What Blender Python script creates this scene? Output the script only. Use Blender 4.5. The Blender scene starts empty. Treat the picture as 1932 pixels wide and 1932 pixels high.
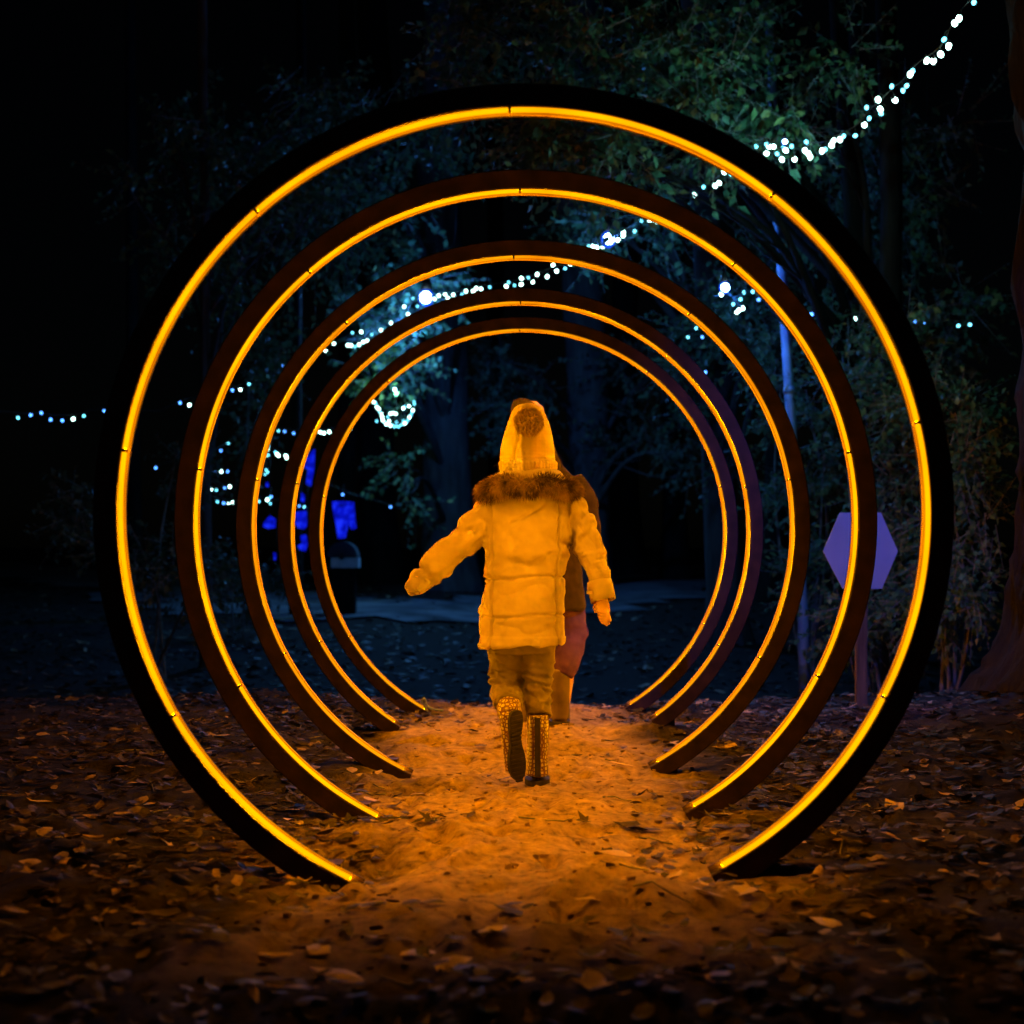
import bpy, bmesh, math, random
import numpy as np
from mathutils import Vector, Matrix

R = math.radians
random.seed(7)
rng = np.random.default_rng(11)
scene = bpy.context.scene
col = scene.collection

# ------------------------------------------------------------------ camera
CAM_Z = 0.83
cam_d = bpy.data.cameras.new('camera')
cam = bpy.data.objects.new('camera', cam_d)
col.objects.link(cam)
cam.location = (0, 0, CAM_Z)
cam.rotation_euler = (R(90), 0, 0)
cam_d.sensor_width = 24
cam_d.lens = 24 * 3000 / 1932
cam_d.shift_x = -22 / 1932
cam_d.shift_y = 73 / 1932
cam_d.clip_start = 0.05
cam_d.clip_end = 400
cam_d.dof.use_dof = True
cam_d.dof.focus_distance = 5.7
cam_d.dof.aperture_fstop = 2.1
scene.camera = cam

# ------------------------------------------------------------------ night sky, moon, exposure
world = bpy.data.worlds.new('World')
scene.world = world
world.use_nodes = True
wn = world.node_tree.nodes
sky = wn.new('ShaderNodeTexSky')
sky.sky_type = 'NISHITA'
sky.sun_disc = False
sky.sun_elevation = R(38)
sky.sun_rotation = R(205)
world.node_tree.links.new(sky.outputs['Color'], wn['Background'].inputs['Color'])
wn['Background'].inputs['Strength'].default_value = 0.00012
sun_d = bpy.data.lights.new('moon', 'SUN')
sun_d.energy = 0.02
sun_d.angle = R(0.5)
sun_d.color = (0.6, 0.75, 1.0)
sun = bpy.data.objects.new('moon', sun_d)
col.objects.link(sun)
sun.rotation_euler = (R(52), 0, R(-25))
scene.view_settings.view_transform = 'Standard'
scene.view_settings.look = 'None'
scene.view_settings.exposure = 0.0
scene.view_settings.gamma = 1.0
scene.view_settings.use_curve_mapping = False
cy = scene.cycles
cy.use_denoising = True
try:
    cy.denoiser = 'OPENIMAGEDENOISE'
except Exception:
    pass
cy.max_bounces = 4
cy.diffuse_bounces = 2
cy.glossy_bounces = 2
cy.transmission_bounces = 3
cy.sample_clamp_indirect = 3.0
cy.use_adaptive_sampling = False

# ------------------------------------------------------------------ helpers
def P(u, v, D):
    """a spot read off the photograph, set at its own distance"""
    return np.array([(u - 988) / 3000 * D, D, CAM_Z - (v - 1039) / 3000 * D])

def hash3(ix, iy, iz):
    h = (ix * 374761393 + iy * 668265263 + iz * 2147483647 + 1013904223) & 0xffffffff
    h = ((h ^ (h >> 13)) * 1274126177) & 0xffffffff
    h = (h ^ (h >> 16)) & 0xffffffff
    return h.astype(np.float64) / 4294967295.0 * 2 - 1

def vnoise(p):
    p = np.asarray(p, float)
    i = np.floor(p).astype(np.int64)
    f = p - i
    f = f * f * (3 - 2 * f)
    o = 0
    for dx in (0, 1):
        wx = f[..., 0] if dx else 1 - f[..., 0]
        for dy in (0, 1):
            wy = f[..., 1] if dy else 1 - f[..., 1]
            for dz in (0, 1):
                wz = f[..., 2] if dz else 1 - f[..., 2]
                o = o + wx * wy * wz * hash3(i[..., 0] + dx, i[..., 1] + dy, i[..., 2] + dz)
    return o

def fbm(p, oct=4):
    p = np.asarray(p, float)
    o = 0
    a = 1.0
    for k in range(oct):
        o = o + a * vnoise(p * (2 ** k) + 17.3 * k)
        a *= 0.5
    return o

def sstep(a, b, x):
    t = np.clip((x - a) / (b - a), 0, 1)
    return t * t * (3 - 2 * t)

def make_mesh(name, V, F, smooth=False):
    me = bpy.data.meshes.new(name)
    me.from_pydata(np.asarray(V, float).tolist(), [], [list(map(int, f)) for f in F] if not isinstance(F, np.ndarray) else F.tolist())
    if smooth:
        me.polygons.foreach_set('use_smooth', [True] * len(me.polygons))
    me.update()
    return me

def add(name, me, mat=None, parent=None, label=None, cat=None, group=None, kind=None):
    o = bpy.data.objects.new(name, me)
    col.objects.link(o)
    if mat is not None and me is not None and len(me.materials) == 0:
        me.materials.append(mat)
    if parent is not None:
        o.parent = parent
    tag(o, label, cat, group, kind)
    return o

def tag(o, label=None, cat=None, group=None, kind=None):
    if label: o['label'] = label
    if cat: o['category'] = cat
    if group: o['group'] = group
    if kind: o['kind'] = kind
    return o

def empty(name, loc, label=None, cat=None, group=None):
    o = bpy.data.objects.new(name, None)
    col.objects.link(o)
    o.location = [float(c) for c in loc]
    o.empty_display_size = 0.1
    return tag(o, label, cat, group)

class MB:
    """collects vertices and faces of ONE mesh"""
    def __init__(s):
        s.V = []; s.F = []; s.n = 0
    def add(s, V, F):
        V = np.asarray(V, float)
        s.V.append(V)
        s.F += [[int(i) + s.n for i in f] for f in F]
        s.n += len(V)
        return s
    def tube(s, pts, rad, n=12, cap=True, sup=None):
        return s.add(*tube(pts, rad, n, cap))
    def box(s, c, d, rot=None):
        c = np.asarray(c, float); d = np.asarray(d, float) / 2
        V = np.array([[x, y, z] for x in (-1, 1) for y in (-1, 1) for z in (-1, 1)]) * d
        if rot is not None: V = V @ np.asarray(rot).T
        F = [(0, 1, 3, 2), (4, 6, 7, 5), (0, 4, 5, 1), (2, 3, 7, 6), (0, 2, 6, 4), (1, 5, 7, 3)]
        return s.add(V + c, F)
    def ball(s, c, r, n=10, m=7):
        V = [[0, 0, 1]]
        for i in range(1, m):
            a = math.pi * i / m
            for j in range(n):
                b = 2 * math.pi * j / n
                V.append([math.sin(a) * math.cos(b), math.sin(a) * math.sin(b), math.cos(a)])
        V.append([0, 0, -1])
        F = []
        for j in range(n):
            F.append((0, 1 + j, 1 + (j + 1) % n))
            F.append((len(V) - 1, 1 + (m - 2) * n + (j + 1) % n, 1 + (m - 2) * n + j))
        for i in range(m - 2):
            for j in range(n):
                a = 1 + i * n + j; b = 1 + i * n + (j + 1) % n
                F.append((a, a + n, b + n, b))
        return s.add(np.array(V) * np.asarray(r, float) + np.asarray(c, float), F)
    def mesh(s, name, off=(0, 0, 0), smooth=True):
        V = np.concatenate(s.V) - np.asarray(off, float)
        return make_mesh(name, V, s.F, smooth)

def frames(pts):
    pts = np.asarray(pts, float)
    T = np.gradient(pts, axis=0)
    T /= np.linalg.norm(T, axis=1)[:, None] + 1e-12
    ref = np.array([0, 1.0, 0]) if abs(T[0][1]) < 0.9 else np.array([1.0, 0, 0])
    N = []
    n = ref - T[0] * ref.dot(T[0]); n /= np.linalg.norm(n)
    for t in T:
        n = n - t * n.dot(t); n /= np.linalg.norm(n)
        N.append(n.copy())
    N = np.array(N)
    B = np.cross(T, N)
    return T, N, B

def tube(pts, rad, n=12, cap=True):
    pts = np.asarray(pts, float)
    rad = np.asarray(rad, float)
    if rad.ndim == 0: rad = np.full(len(pts), float(rad))
    if rad.ndim == 1: rad = np.stack([rad, rad], 1)
    T, N, B = frames(pts)
    a = np.linspace(0, 2 * math.pi, n, endpoint=False)
    V = (pts[:, None] + N[:, None] * (np.cos(a)[None, :, None] * rad[:, 0][:, None, None])
         + B[:, None] * (np.sin(a)[None, :, None] * rad[:, 1][:, None, None])).reshape(-1, 3)
    F = []
    for i in range(len(pts) - 1):
        for j in range(n):
            k = (j + 1) % n
            F.append((i * n + j, i * n + k, (i + 1) * n + k, (i + 1) * n + j))
    if cap:
        F.append(tuple(range(n - 1, -1, -1)))
        F.append(tuple((len(pts) - 1) * n + j for j in range(n)))
    return V, F

def spline(pts, k=6):
    """Catmull-Rom through the points (any number of columns)"""
    pts = np.asarray(pts, float)
    q = np.concatenate([[2 * pts[0] - pts[1]], pts, [2 * pts[-1] - pts[-2]]])
    out = []
    for i in range(1, len(q) - 2):
        for t in np.linspace(0, 1, k, endpoint=False):
            a, b, c, d = q[i - 1], q[i], q[i + 1], q[i + 2]
            out.append(0.5 * ((2 * b) + (-a + c) * t + (2 * a - 5 * b + 4 * c - d) * t * t + (-a + 3 * b - 3 * c + d) * t ** 3))
    out.append(pts[-1])
    return np.array(out)

def loft(secs, n=28, e=2.0):
    """secs: rows of centre x, y, z, half width, half depth; horizontal rings"""
    secs = np.asarray(secs, float)
    a = np.linspace(0, 2 * math.pi, n, endpoint=False)
    cx = np.sign(np.cos(a)) * np.abs(np.cos(a)) ** (2 / e)
    sy = np.sign(np.sin(a)) * np.abs(np.sin(a)) ** (2 / e)
    V = []
    for s in secs:
        V.append(np.stack([s[0] + s[3] * cx, s[1] + s[4] * sy, np.full(n, s[2])], 1))
    V = np.concatenate(V)
    F = []
    for i in range(len(secs) - 1):
        for j in range(n):
            k = (j + 1) % n
            F.append((i * n + j, i * n + k, (i + 1) * n + k, (i + 1) * n + j))
    F.append(tuple(range(n - 1, -1, -1)))
    F.append(tuple((len(secs) - 1) * n + j for j in range(n)))
    return V, F

def baked(mb, voxel, smooth=4, disp=None, name='cloth', off=(0, 0, 0)):
    """fuses the closed shapes of mb into one continuous skin, then folds it"""
    tmp = bpy.data.objects.new('tmp', mb.mesh('tmp'))
    col.objects.link(tmp)
    m = tmp.modifiers.new('r', 'REMESH'); m.mode = 'VOXEL'; m.voxel_size = voxel
    if smooth:
        m = tmp.modifiers.new('s', 'SMOOTH'); m.factor = 0.5; m.iterations = smooth
    dg = bpy.context.evaluated_depsgraph_get()
    me = bpy.data.meshes.new_from_object(tmp.evaluated_get(dg))
    old = tmp.data
    bpy.data.objects.remove(tmp); bpy.data.meshes.remove(old)
    me.name = name
    nv = len(me.vertices)
    co = np.empty(nv * 3); me.vertices.foreach_get('co', co); co = co.reshape(-1, 3)
    if disp is not None:
        no = np.empty(nv * 3); me.vertex_normals.foreach_get('vector', no); no = no.reshape(-1, 3)
        co = co + no * np.asarray(disp(co, no))[:, None]
    co = co - np.asarray(off, float)
    me.vertices.foreach_set('co', co.ravel())
    me.polygons.foreach_set('use_smooth', [True] * len(me.polygons))
    me.update()
    return me

# ------------------------------------------------------------------ materials
def new_mat(name):
    m = bpy.data.materials.new(name)
    m.use_nodes = True
    nt = m.node_tree
    return m, nt, nt.nodes['Principled BSDF']

def N(nt, t, **kw):
    n = nt.nodes.new(t)
    for k, v in kw.items():
        if k.startswith('i_'):
            key = k[2:]
            key = int(key) if key.isdigit() else key
            n.inputs[key].default_value = v
        else:
            setattr(n, k, v)
    return n

def ramp(nt, fac, stops):
    r = nt.nodes.new('ShaderNodeValToRGB')
    while len(r.color_ramp.elements) < len(stops):
        r.color_ramp.elements.new(0.5)
    for e, (p, c) in zip(r.color_ramp.elements, stops):
        e.position = p
        e.color = (*c, 1)
    nt.links.new(fac, r.inputs[0])
    return r.outputs['Color']

def mat_noise(name, stops, scale=8, rough=0.9, bump=0.3, bscale=40, bdist=0.01, detail=6, spec=0.2, stretch=None):
    m, nt, b = new_mat(name)
    tc = N(nt, 'ShaderNodeTexCoord')
    src = tc.outputs['Object']
    if stretch:
        mp = N(nt, 'ShaderNodeMapping'); mp.inputs['Scale'].default_value = stretch
        nt.links.new(src, mp.inputs[0]); src = mp.outputs[0]
    n = N(nt, 'ShaderNodeTexNoise'); n.inputs['Scale'].default_value = scale; n.inputs['Detail'].default_value = detail
    nt.links.new(src, n.inputs['Vector'])
    nt.links.new(ramp(nt, n.outputs['Fac'], stops), b.inputs['Base Color'])
    n2 = N(nt, 'ShaderNodeTexNoise'); n2.inputs['Scale'].default_value = bscale; n2.inputs['Detail'].default_value = 5
    nt.links.new(src, n2.inputs['Vector'])
    bp = N(nt, 'ShaderNodeBump'); bp.inputs['Strength'].default_value = bump; bp.inputs['Distance'].default_value = bdist
    nt.links.new(n2.outputs['Fac'], bp.inputs['Height'])
    nt.links.new(bp.outputs[0], b.inputs['Normal'])
    b.inputs['Roughness'].default_value = rough
    b.inputs['Specular IOR Level'].default_value = spec
    return m

def mat_emit(name, color, strength):
    m = bpy.data.materials.new(name)
    m.use_nodes = True
    nt = m.node_tree
    for n in list(nt.nodes):
        if n.type == 'BSDF_PRINCIPLED': nt.nodes.remove(n)
    e = N(nt, 'ShaderNodeEmission')
    e.inputs['Color'].default_value = (*color, 1)
    e.inputs['Strength'].default_value = strength
    nt.links.new(e.outputs[0], nt.nodes['Material Output'].inputs['Surface'])
    return m

def mat_leaf(name, stops, transl=0.3, rough=0.55):
    m, nt, b = new_mat(name)
    g = N(nt, 'ShaderNodeNewGeometry')
    c = ramp(nt, g.outputs['Random Per Island'], stops)
    tc = N(nt, 'ShaderNodeTexCoord')
    n = N(nt, 'ShaderNodeTexNoise'); n.inputs['Scale'].default_value = 60; n.inputs['Detail'].default_value = 3
    nt.links.new(tc.outputs['Object'], n.inputs['Vector'])
    mx = N(nt, 'ShaderNodeMix', data_type='RGBA', blend_type='MULTIPLY')
    mx.inputs['Factor'].default_value = 0.6
    nt.links.new(c, mx.inputs['A'])
    nt.links.new(ramp(nt, n.outputs['Fac'], [(0.3, (0.35, 0.32, 0.3)), (0.65, (1, 1, 1))]), mx.inputs['B'])
    nt.links.new(mx.outputs['Result'], b.inputs['Base Color'])
    b.inputs['Roughness'].default_value = rough
    b.inputs['Specular IOR Level'].default_value = 0.25
    if transl:
        t = N(nt, 'ShaderNodeBsdfTranslucent')
        nt.links.new(mx.outputs['Result'], t.inputs['Color'])
        s = N(nt, 'ShaderNodeMixShader'); s.inputs[0].default_value = transl
        nt.links.new(b.outputs[0], s.inputs[1]); nt.links.new(t.outputs[0], s.inputs[2])
        nt.links.new(s.outputs[0], nt.nodes['Material Output'].inputs['Surface'])
    return m

AMBER = (1.0, 0.325, 0.0)
M = {}
M['led'] = mat_emit('amber_led_strip', AMBER, 440)
M['diffuser'] = mat_emit('amber_diffuser', (1.0, 0.44, 0.0), 1.35)
def led_mat(name, c0, c1, st):
    m = mat_emit(name, c1, st)
    nt = m.node_tree
    tc = N(nt, 'ShaderNodeTexCoord')
    n = N(nt, 'ShaderNodeTexNoise'); n.inputs['Scale'].default_value = 4.0; n.inputs['Detail'].default_value = 5
    nt.links.new(tc.outputs['Object'], n.inputs['Vector'])
    e = [q for q in nt.nodes if q.type == 'EMISSION'][0]
    nt.links.new(ramp(nt, n.outputs['Fac'], [(0.34, c0), (0.6, c1)]), e.inputs['Color'])
    return m
M['diffuser'] = led_mat('amber_diffuser', (0.95, 0.36, 0.0), (1.0, 0.48, 0.0), 1.4)
M['diffuser_far'] = led_mat('amber_diffuser_orange', (0.8, 0.23, 0.0), (1.0, 0.36, 0.002), 1.15)
M['diffuser_edge'] = led_mat('amber_diffuser_edge', (0.6, 0.13, 0.0), (0.9, 0.24, 0.0), 1.0)
M['frame'] = mat_noise('dark_rusty_steel', [(0.3, (0.009, 0.004, 0.004)), (0.7, (0.03, 0.013, 0.012))], 14, 0.7, 0.25, 90, 0.004)
M['bark'] = mat_noise('bark', [(0.25, (0.02, 0.018, 0.018)), (0.7, (0.07, 0.06, 0.055))], 9, 0.95, 0.8, 30, 0.02, stretch=(1, 1, 0.25))
M['bark_dark'] = mat_noise('shaded_black_bark', [(0.25, (0.004, 0.0035, 0.003)), (0.7, (0.014, 0.011, 0.009))], 9, 0.95, 0.9, 30, 0.02, spec=0.05, stretch=(1, 1, 0.25))  # bark painted near-black so these trunks stay in shade
M['twig'] = mat_noise('twig_bark', [(0.3, (0.08, 0.07, 0.06)), (0.7, (0.2, 0.18, 0.16))], 20, 0.9)
M['leaf_green'] = mat_leaf('green_leaves', [(0.0, (0.03, 0.065, 0.03)), (0.5, (0.06, 0.12, 0.05)), (0.85, (0.1, 0.15, 0.05)), (1.0, (0.22, 0.2, 0.06))])
M['leaf_dark'] = mat_leaf('dark_leaves', [(0.0, (0.03, 0.05, 0.03)), (0.6, (0.05, 0.08, 0.04)), (1.0, (0.12, 0.12, 0.06))])
M['leaf_dead'] = mat_leaf('fallen_leaves', [(0.0, (0.022, 0.014, 0.009)), (0.55, (0.045, 0.029, 0.017)), (0.85, (0.1, 0.066, 0.037)), (1.0, (0.4, 0.28, 0.16))], 0.15, 0.6)
M['bulb'] = mat_emit('white_bulb_glow', (0.55, 1.0, 0.88), 11)
M['bulb_cyan'] = mat_emit('cyan_bulb_glow', (0.16, 0.75, 1.0), 5)
M['bulb_blue'] = mat_emit('blue_bulb_glow', (0.08, 0.3, 1.0), 6)
M['socket'] = mat_noise('black_plastic', [(0.3, (0.01, 0.01, 0.012)), (0.7, (0.02, 0.02, 0.022))], 20, 0.5, 0.1)
M['wire'] = mat_noise('black_cable', [(0.3, (0.015, 0.02, 0.018)), (0.7, (0.03, 0.035, 0.03))], 30, 0.6, 0.1)
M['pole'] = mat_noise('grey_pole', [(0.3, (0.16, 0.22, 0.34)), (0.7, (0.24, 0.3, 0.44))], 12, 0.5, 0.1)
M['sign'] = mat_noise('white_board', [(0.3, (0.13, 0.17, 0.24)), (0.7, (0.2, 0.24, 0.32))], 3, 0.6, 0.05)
M['wood'] = mat_noise('post_wood', [(0.3, (0.04, 0.026, 0.016)), (0.7, (0.11, 0.07, 0.045))], 6, 0.85, 0.4, 30, 0.005, stretch=(6, 6, 0.6))
M['blue_glow'] = mat_emit('blue_glow', (0.004, 0.008, 1.0), 1.0)   # blue light on the cloths painted as uneven glow, see below
M['crate'] = mat_noise('pale_paint', [(0.3, (0.4, 0.42, 0.42)), (0.7, (0.6, 0.6, 0.6))], 8, 0.7, 0.2)
M['coat'] = mat_noise('cream_quilted_cloth', [(0.3, (0.26, 0.21, 0.155)), (0.7, (0.37, 0.3, 0.225))], 7, 0.85, 0.25, 160, 0.002)
M['fur'] = mat_noise('brown_fur', [(0.38, (0.035, 0.02, 0.012)), (0.62, (0.27, 0.18, 0.12))], 16, 0.9, 0.2)
M['pompom'] = mat_noise('dusky_pompom', [(0.3, (0.22, 0.15, 0.14)), (0.7, (0.36, 0.25, 0.23))], 40, 0.95, 0.2)
M['trousers'] = mat_noise('tan_trousers', [(0.3, (0.12, 0.095, 0.07)), (0.7, (0.18, 0.14, 0.10))], 12, 0.9, 0.3, 200, 0.002)
M['skin'] = mat_noise('skin', [(0.3, (0.5, 0.3, 0.22)), (0.7, (0.6, 0.38, 0.28))], 12, 0.6, 0.1)
M['sole'] = mat_noise('dark_rubber', [(0.3, (0.018, 0.014, 0.014)), (0.7, (0.035, 0.028, 0.026))], 20, 0.7, 0.4, 60, 0.003)
M['boot_tan'] = mat_noise('tan_leather', [(0.3, (0.09, 0.06, 0.036)), (0.7, (0.16, 0.11, 0.07))], 12, 0.6, 0.2)
M['brown_coat'] = mat_noise('brown_wool', [(0.3, (0.014, 0.008, 0.006)), (0.7, (0.032, 0.018, 0.012))], 14, 0.95, 0.3, 150, 0.003)
M['purple'] = mat_noise('purple_cloth', [(0.3, (0.05, 0.018, 0.2)), (0.7, (0.085, 0.03, 0.3))], 9, 0.85, 0.3, 120, 0.002)
M['hair'] = mat_noise('brown_hair', [(0.3, (0.012, 0.007, 0.004)), (0.7, (0.05, 0.028, 0.016))], 30, 0.6, 0.4, 120, 0.003, stretch=(4, 4, 0.4))
M['eye'] = mat_noise('eye', [(0.3, (0.05, 0.03, 0.02)), (0.7, (0.1, 0.06, 0.04))], 40, 0.2, 0.0)

def ground_mat():
    m, nt, b = new_mat('sandy_soil')
    tc = N(nt, 'ShaderNodeTexCoord')
    o = tc.outputs['Object']
    n1 = N(nt, 'ShaderNodeTexNoise'); n1.inputs['Scale'].default_value = 1.6; n1.inputs['Detail'].default_value = 8
    n2 = N(nt, 'ShaderNodeTexNoise'); n2.inputs['Scale'].default_value = 22; n2.inputs['Detail'].default_value = 8; n2.inputs['Roughness'].default_value = 0.7
    for n in (n1, n2): nt.links.new(o, n.inputs['Vector'])
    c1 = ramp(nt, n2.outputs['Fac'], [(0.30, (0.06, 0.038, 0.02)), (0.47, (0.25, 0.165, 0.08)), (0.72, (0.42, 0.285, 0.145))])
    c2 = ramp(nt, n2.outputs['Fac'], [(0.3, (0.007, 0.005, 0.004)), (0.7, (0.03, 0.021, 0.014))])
    # trodden sand along the walked line, humus beside it darkened for the light falling off
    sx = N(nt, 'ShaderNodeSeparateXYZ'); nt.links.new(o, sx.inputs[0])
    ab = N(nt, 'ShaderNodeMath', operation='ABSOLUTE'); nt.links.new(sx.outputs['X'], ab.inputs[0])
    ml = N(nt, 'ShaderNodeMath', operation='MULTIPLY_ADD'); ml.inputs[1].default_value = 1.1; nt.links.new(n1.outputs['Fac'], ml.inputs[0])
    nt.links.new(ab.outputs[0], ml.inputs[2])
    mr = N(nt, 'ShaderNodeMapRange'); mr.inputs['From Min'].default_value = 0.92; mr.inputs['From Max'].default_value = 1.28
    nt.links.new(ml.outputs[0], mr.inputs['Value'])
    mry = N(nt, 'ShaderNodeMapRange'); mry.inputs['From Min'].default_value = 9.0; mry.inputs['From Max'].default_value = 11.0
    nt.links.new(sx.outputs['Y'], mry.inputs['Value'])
    mrn = N(nt, 'ShaderNodeMapRange'); mrn.inputs['From Min'].default_value = 4.1; mrn.inputs['From Max'].default_value = 2.9  # near band of soil painted darker, as the light falls off there
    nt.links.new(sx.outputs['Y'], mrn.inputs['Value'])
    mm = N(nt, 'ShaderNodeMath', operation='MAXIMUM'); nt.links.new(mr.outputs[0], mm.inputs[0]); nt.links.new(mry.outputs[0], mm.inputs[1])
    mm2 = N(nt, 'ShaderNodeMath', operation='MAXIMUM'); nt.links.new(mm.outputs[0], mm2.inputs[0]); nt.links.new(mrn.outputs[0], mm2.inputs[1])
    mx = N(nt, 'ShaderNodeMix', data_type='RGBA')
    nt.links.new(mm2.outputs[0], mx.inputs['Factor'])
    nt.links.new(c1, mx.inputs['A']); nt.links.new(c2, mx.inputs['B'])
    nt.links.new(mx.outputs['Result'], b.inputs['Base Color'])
    n3 = N(nt, 'ShaderNodeTexNoise'); n3.inputs['Scale'].default_value = 70; n3.inputs['Detail'].default_value = 8; n3.inputs['Roughness'].default_value = 0.75
    nt.links.new(o, n3.inputs['Vector'])
    bp = N(nt, 'ShaderNodeBump'); bp.inputs['Strength'].default_value = 0.9; bp.inputs['Distance'].default_value = 0.012
    nt.links.new(n3.outputs['Fac'], bp.inputs['Height'])
    nt.links.new(bp.outputs[0], b.inputs['Normal'])
    b.inputs['Roughness'].default_value = 0.95
    b.inputs['Specular IOR Level'].default_value = 0.15
    return m
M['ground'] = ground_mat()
M['path'] = mat_noise('pale_gravel_path', [(0.35, (0.03, 0.03, 0.032)), (0.65, (0.12, 0.12, 0.125))], 1.6, 0.95, 0.5, 40, 0.01)

def boot_mat():
    m, nt, b = new_mat('patterned_rubber')
    tc = N(nt, 'ShaderNodeTexCoord')
    v = N(nt, 'ShaderNodeTexVoronoi', feature='DISTANCE_TO_EDGE'); v.inputs['Scale'].default_value = 70; v.inputs['Randomness'].default_value = 0.4
    nt.links.new(tc.outputs['Object'], v.inputs['Vector'])
    nt.links.new(ramp(nt, v.outputs['Distance'], [(0.12, (0.13, 0.055, 0.035)), (0.2, (0.5, 0.44, 0.37))]), b.inputs['Base Color'])
    b.inputs['Roughness'].default_value = 0.3
    return m
M['boot'] = boot_mat()

def hat_mat():
    m, nt, b = new_mat('pale_knit')
    tc = N(nt, 'ShaderNodeTexCoord')
    w = N(nt, 'ShaderNodeTexWave', wave_type='BANDS', bands_direction='Z'); w.inputs['Scale'].default_value = 28; w.inputs['Distortion'].default_value = 1.5
    nt.links.new(tc.outputs['Object'], w.inputs['Vector'])
    n = N(nt, 'ShaderNodeTexNoise'); n.inputs['Scale'].default_value = 9; n.inputs['Detail'].default_value = 2
    nt.links.new(tc.outputs['Object'], n.inputs['Vector'])
    sp = N(nt, 'ShaderNodeSeparateXYZ'); nt.links.new(tc.outputs['Object'], sp.inputs[0])
    ad = N(nt, 'ShaderNodeMath', operation='MULTIPLY_ADD'); ad.inputs[1].default_value = 0.05
    nt.links.new(n.outputs['Fac'], ad.inputs[0]); nt.links.new(sp.outputs['X'], ad.inputs[2])
    mr = N(nt, 'ShaderNodeMapRange'); mr.inputs['From Min'].default_value = -0.09; mr.inputs['From Max'].default_value = 0.13
    nt.links.new(ad.outputs[0], mr.inputs['Value'])
    nt.links.new(ramp(nt, mr.outputs[0], [(0.0, (0.5, 0.44, 0.36)), (0.36, (0.48, 0.42, 0.34)), (0.41, (0.2, 0.15, 0.11)), (0.53, (0.23, 0.17, 0.13)), (0.62, (0.36, 0.25, 0.26)), (0.85, (0.42, 0.33, 0.3)), (1.0, (0.45, 0.38, 0.32))]), b.inputs['Base Color'])  # cream and tan panels; pink on the right paints blue light
    bp = N(nt, 'ShaderNodeBump'); bp.inputs['Strength'].default_value = 0.15; bp.inputs['Distance'].default_value = 0.002
    nt.links.new(w.outputs['Fac'], bp.inputs['Height'])
    nt.links.new(bp.outputs[0], b.inputs['Normal'])
    b.inputs['Roughness'].default_value = 0.95
    return m
M['hat'] = hat_mat()

# ------------------------------------------------------------------ ground
RC = [  # u, v of the centre, radius on the photograph, joint angles, how far each end reaches down
    (988, 969, 769, 92, [131.5, 171, 210, 52, 13, -27], .905, .873),
    (992, 983, 628, 91, [131, 171, 210, 51, 12, -28], .895, .863),
    (987, 994, 513, 92, [131, 170, 208, 52, 10, -29], .899, .870),
    (982, 1002, 434, 90, [129, 168, 209, 50, 11, -30], .836, .806),
    (987, 1004, 384, 91, [132, 170, 211, 52, 13, -27], .875, .849)]
R0 = 1.05
_bumps = []
_fr = np.random.default_rng(21)
_prints = [(_fr.normal() * 0.26, _fr.uniform(2.7, 8.2), _fr.normal() * 0.35) for _ in range(46)]   # trodden footprints
def gh(x, y, fine=True):
    x = np.asarray(x, float); y = np.asarray(y, float)
    z0 = np.zeros_like(x)
    h = 0.022 * fbm(np.stack([x * 0.8, y * 0.8, z0 + 3], -1), 3)
    h = h + 0.055 * sstep(0.45, 1.5, np.abs(x)) - 0.01
    h = h - 0.46 * sstep(8.35, 10.6, y + 0.12 * np.sin(x * 2.0) - 0.1)
    h = h + 0.046 * np.clip(y - 10.6, 0, 14.4) + 0.012 * np.clip(y - 25, 0, 60)
    h = h + 0.28 * np.exp(-((x - 2.95) ** 2 + (y - 7.3) ** 2) / 0.7)
    for (bx_, by_, bh_) in _bumps:
        h = h + bh_ * np.exp(-((x - bx_) ** 2 + (y - by_) ** 2) / 0.045)
    if fine:
        k = np.clip(1.3 - np.abs(x) / 4, 0, 1) * np.clip(1.6 - y / 9, 0, 1) * np.clip((y + 1) / 3, 0, 1)
        h = h + k * 0.026 * fbm(np.stack([x * 4.5, y * 4.5, z0 + 8], -1), 4)
        d = vnoise(np.stack([x * 13, y * 9, z0 + 1.5], -1))
        h = h - k * 0.042 * sstep(0.3, 0.85, d)
        d = vnoise(np.stack([x * 22, y * 16, z0 + 5.5], -1))
        h = h + k * 0.018 * sstep(0.3, 0.9, d)
        for (fx, fy, fa) in _prints:
            ca, sa = math.cos(fa), math.sin(fa)
            px = (x - fx) * ca + (y - fy) * sa; py = -(x - fx) * sa + (y - fy) * ca
            q = (px / 0.045) ** 2 + (py / 0.12) ** 2
            h = h - 0.016 * np.exp(-q ** 2) + 0.007 * np.exp(-(q - 2.2) ** 2)
    return h

_nb = []
for (u, v, rp, top, js, eL, eR) in RC:
    D_ = 3000 * R0 / rp
    c_ = P(u, v, D_)
    for sg, e_ in ((-1, eL), (1, eR)):
        xx = c_[0] + sg * (R0 + .01) * math.sqrt(1 - e_ * e_)
        _nb.append((xx, D_ + 0.02, c_[2] - e_ * R0 - 0.034 - float(gh(xx, D_ + 0.02))))
_bumps += _nb
def axis_vals(lo, a, b, hi, step, growth):
    v = list(np.arange(a, b, step))
    s, x = step, v[-1]
    while x < hi:
        s = min(s * growth, 3.0); x += s; v.append(x)
    s, x = step, v[0]
    while x > lo:
        s = min(s * growth, 3.0); x -= s; v.insert(0, x)
    return np.array(v)
gx = axis_vals(-110, -1.9, 1.9, 110, 0.018, 1.07)
gy = axis_vals(-30, 2.5, 9.2, 200, 0.02, 1.07)
X, Y = np.meshgrid(gx, gy)
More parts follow.
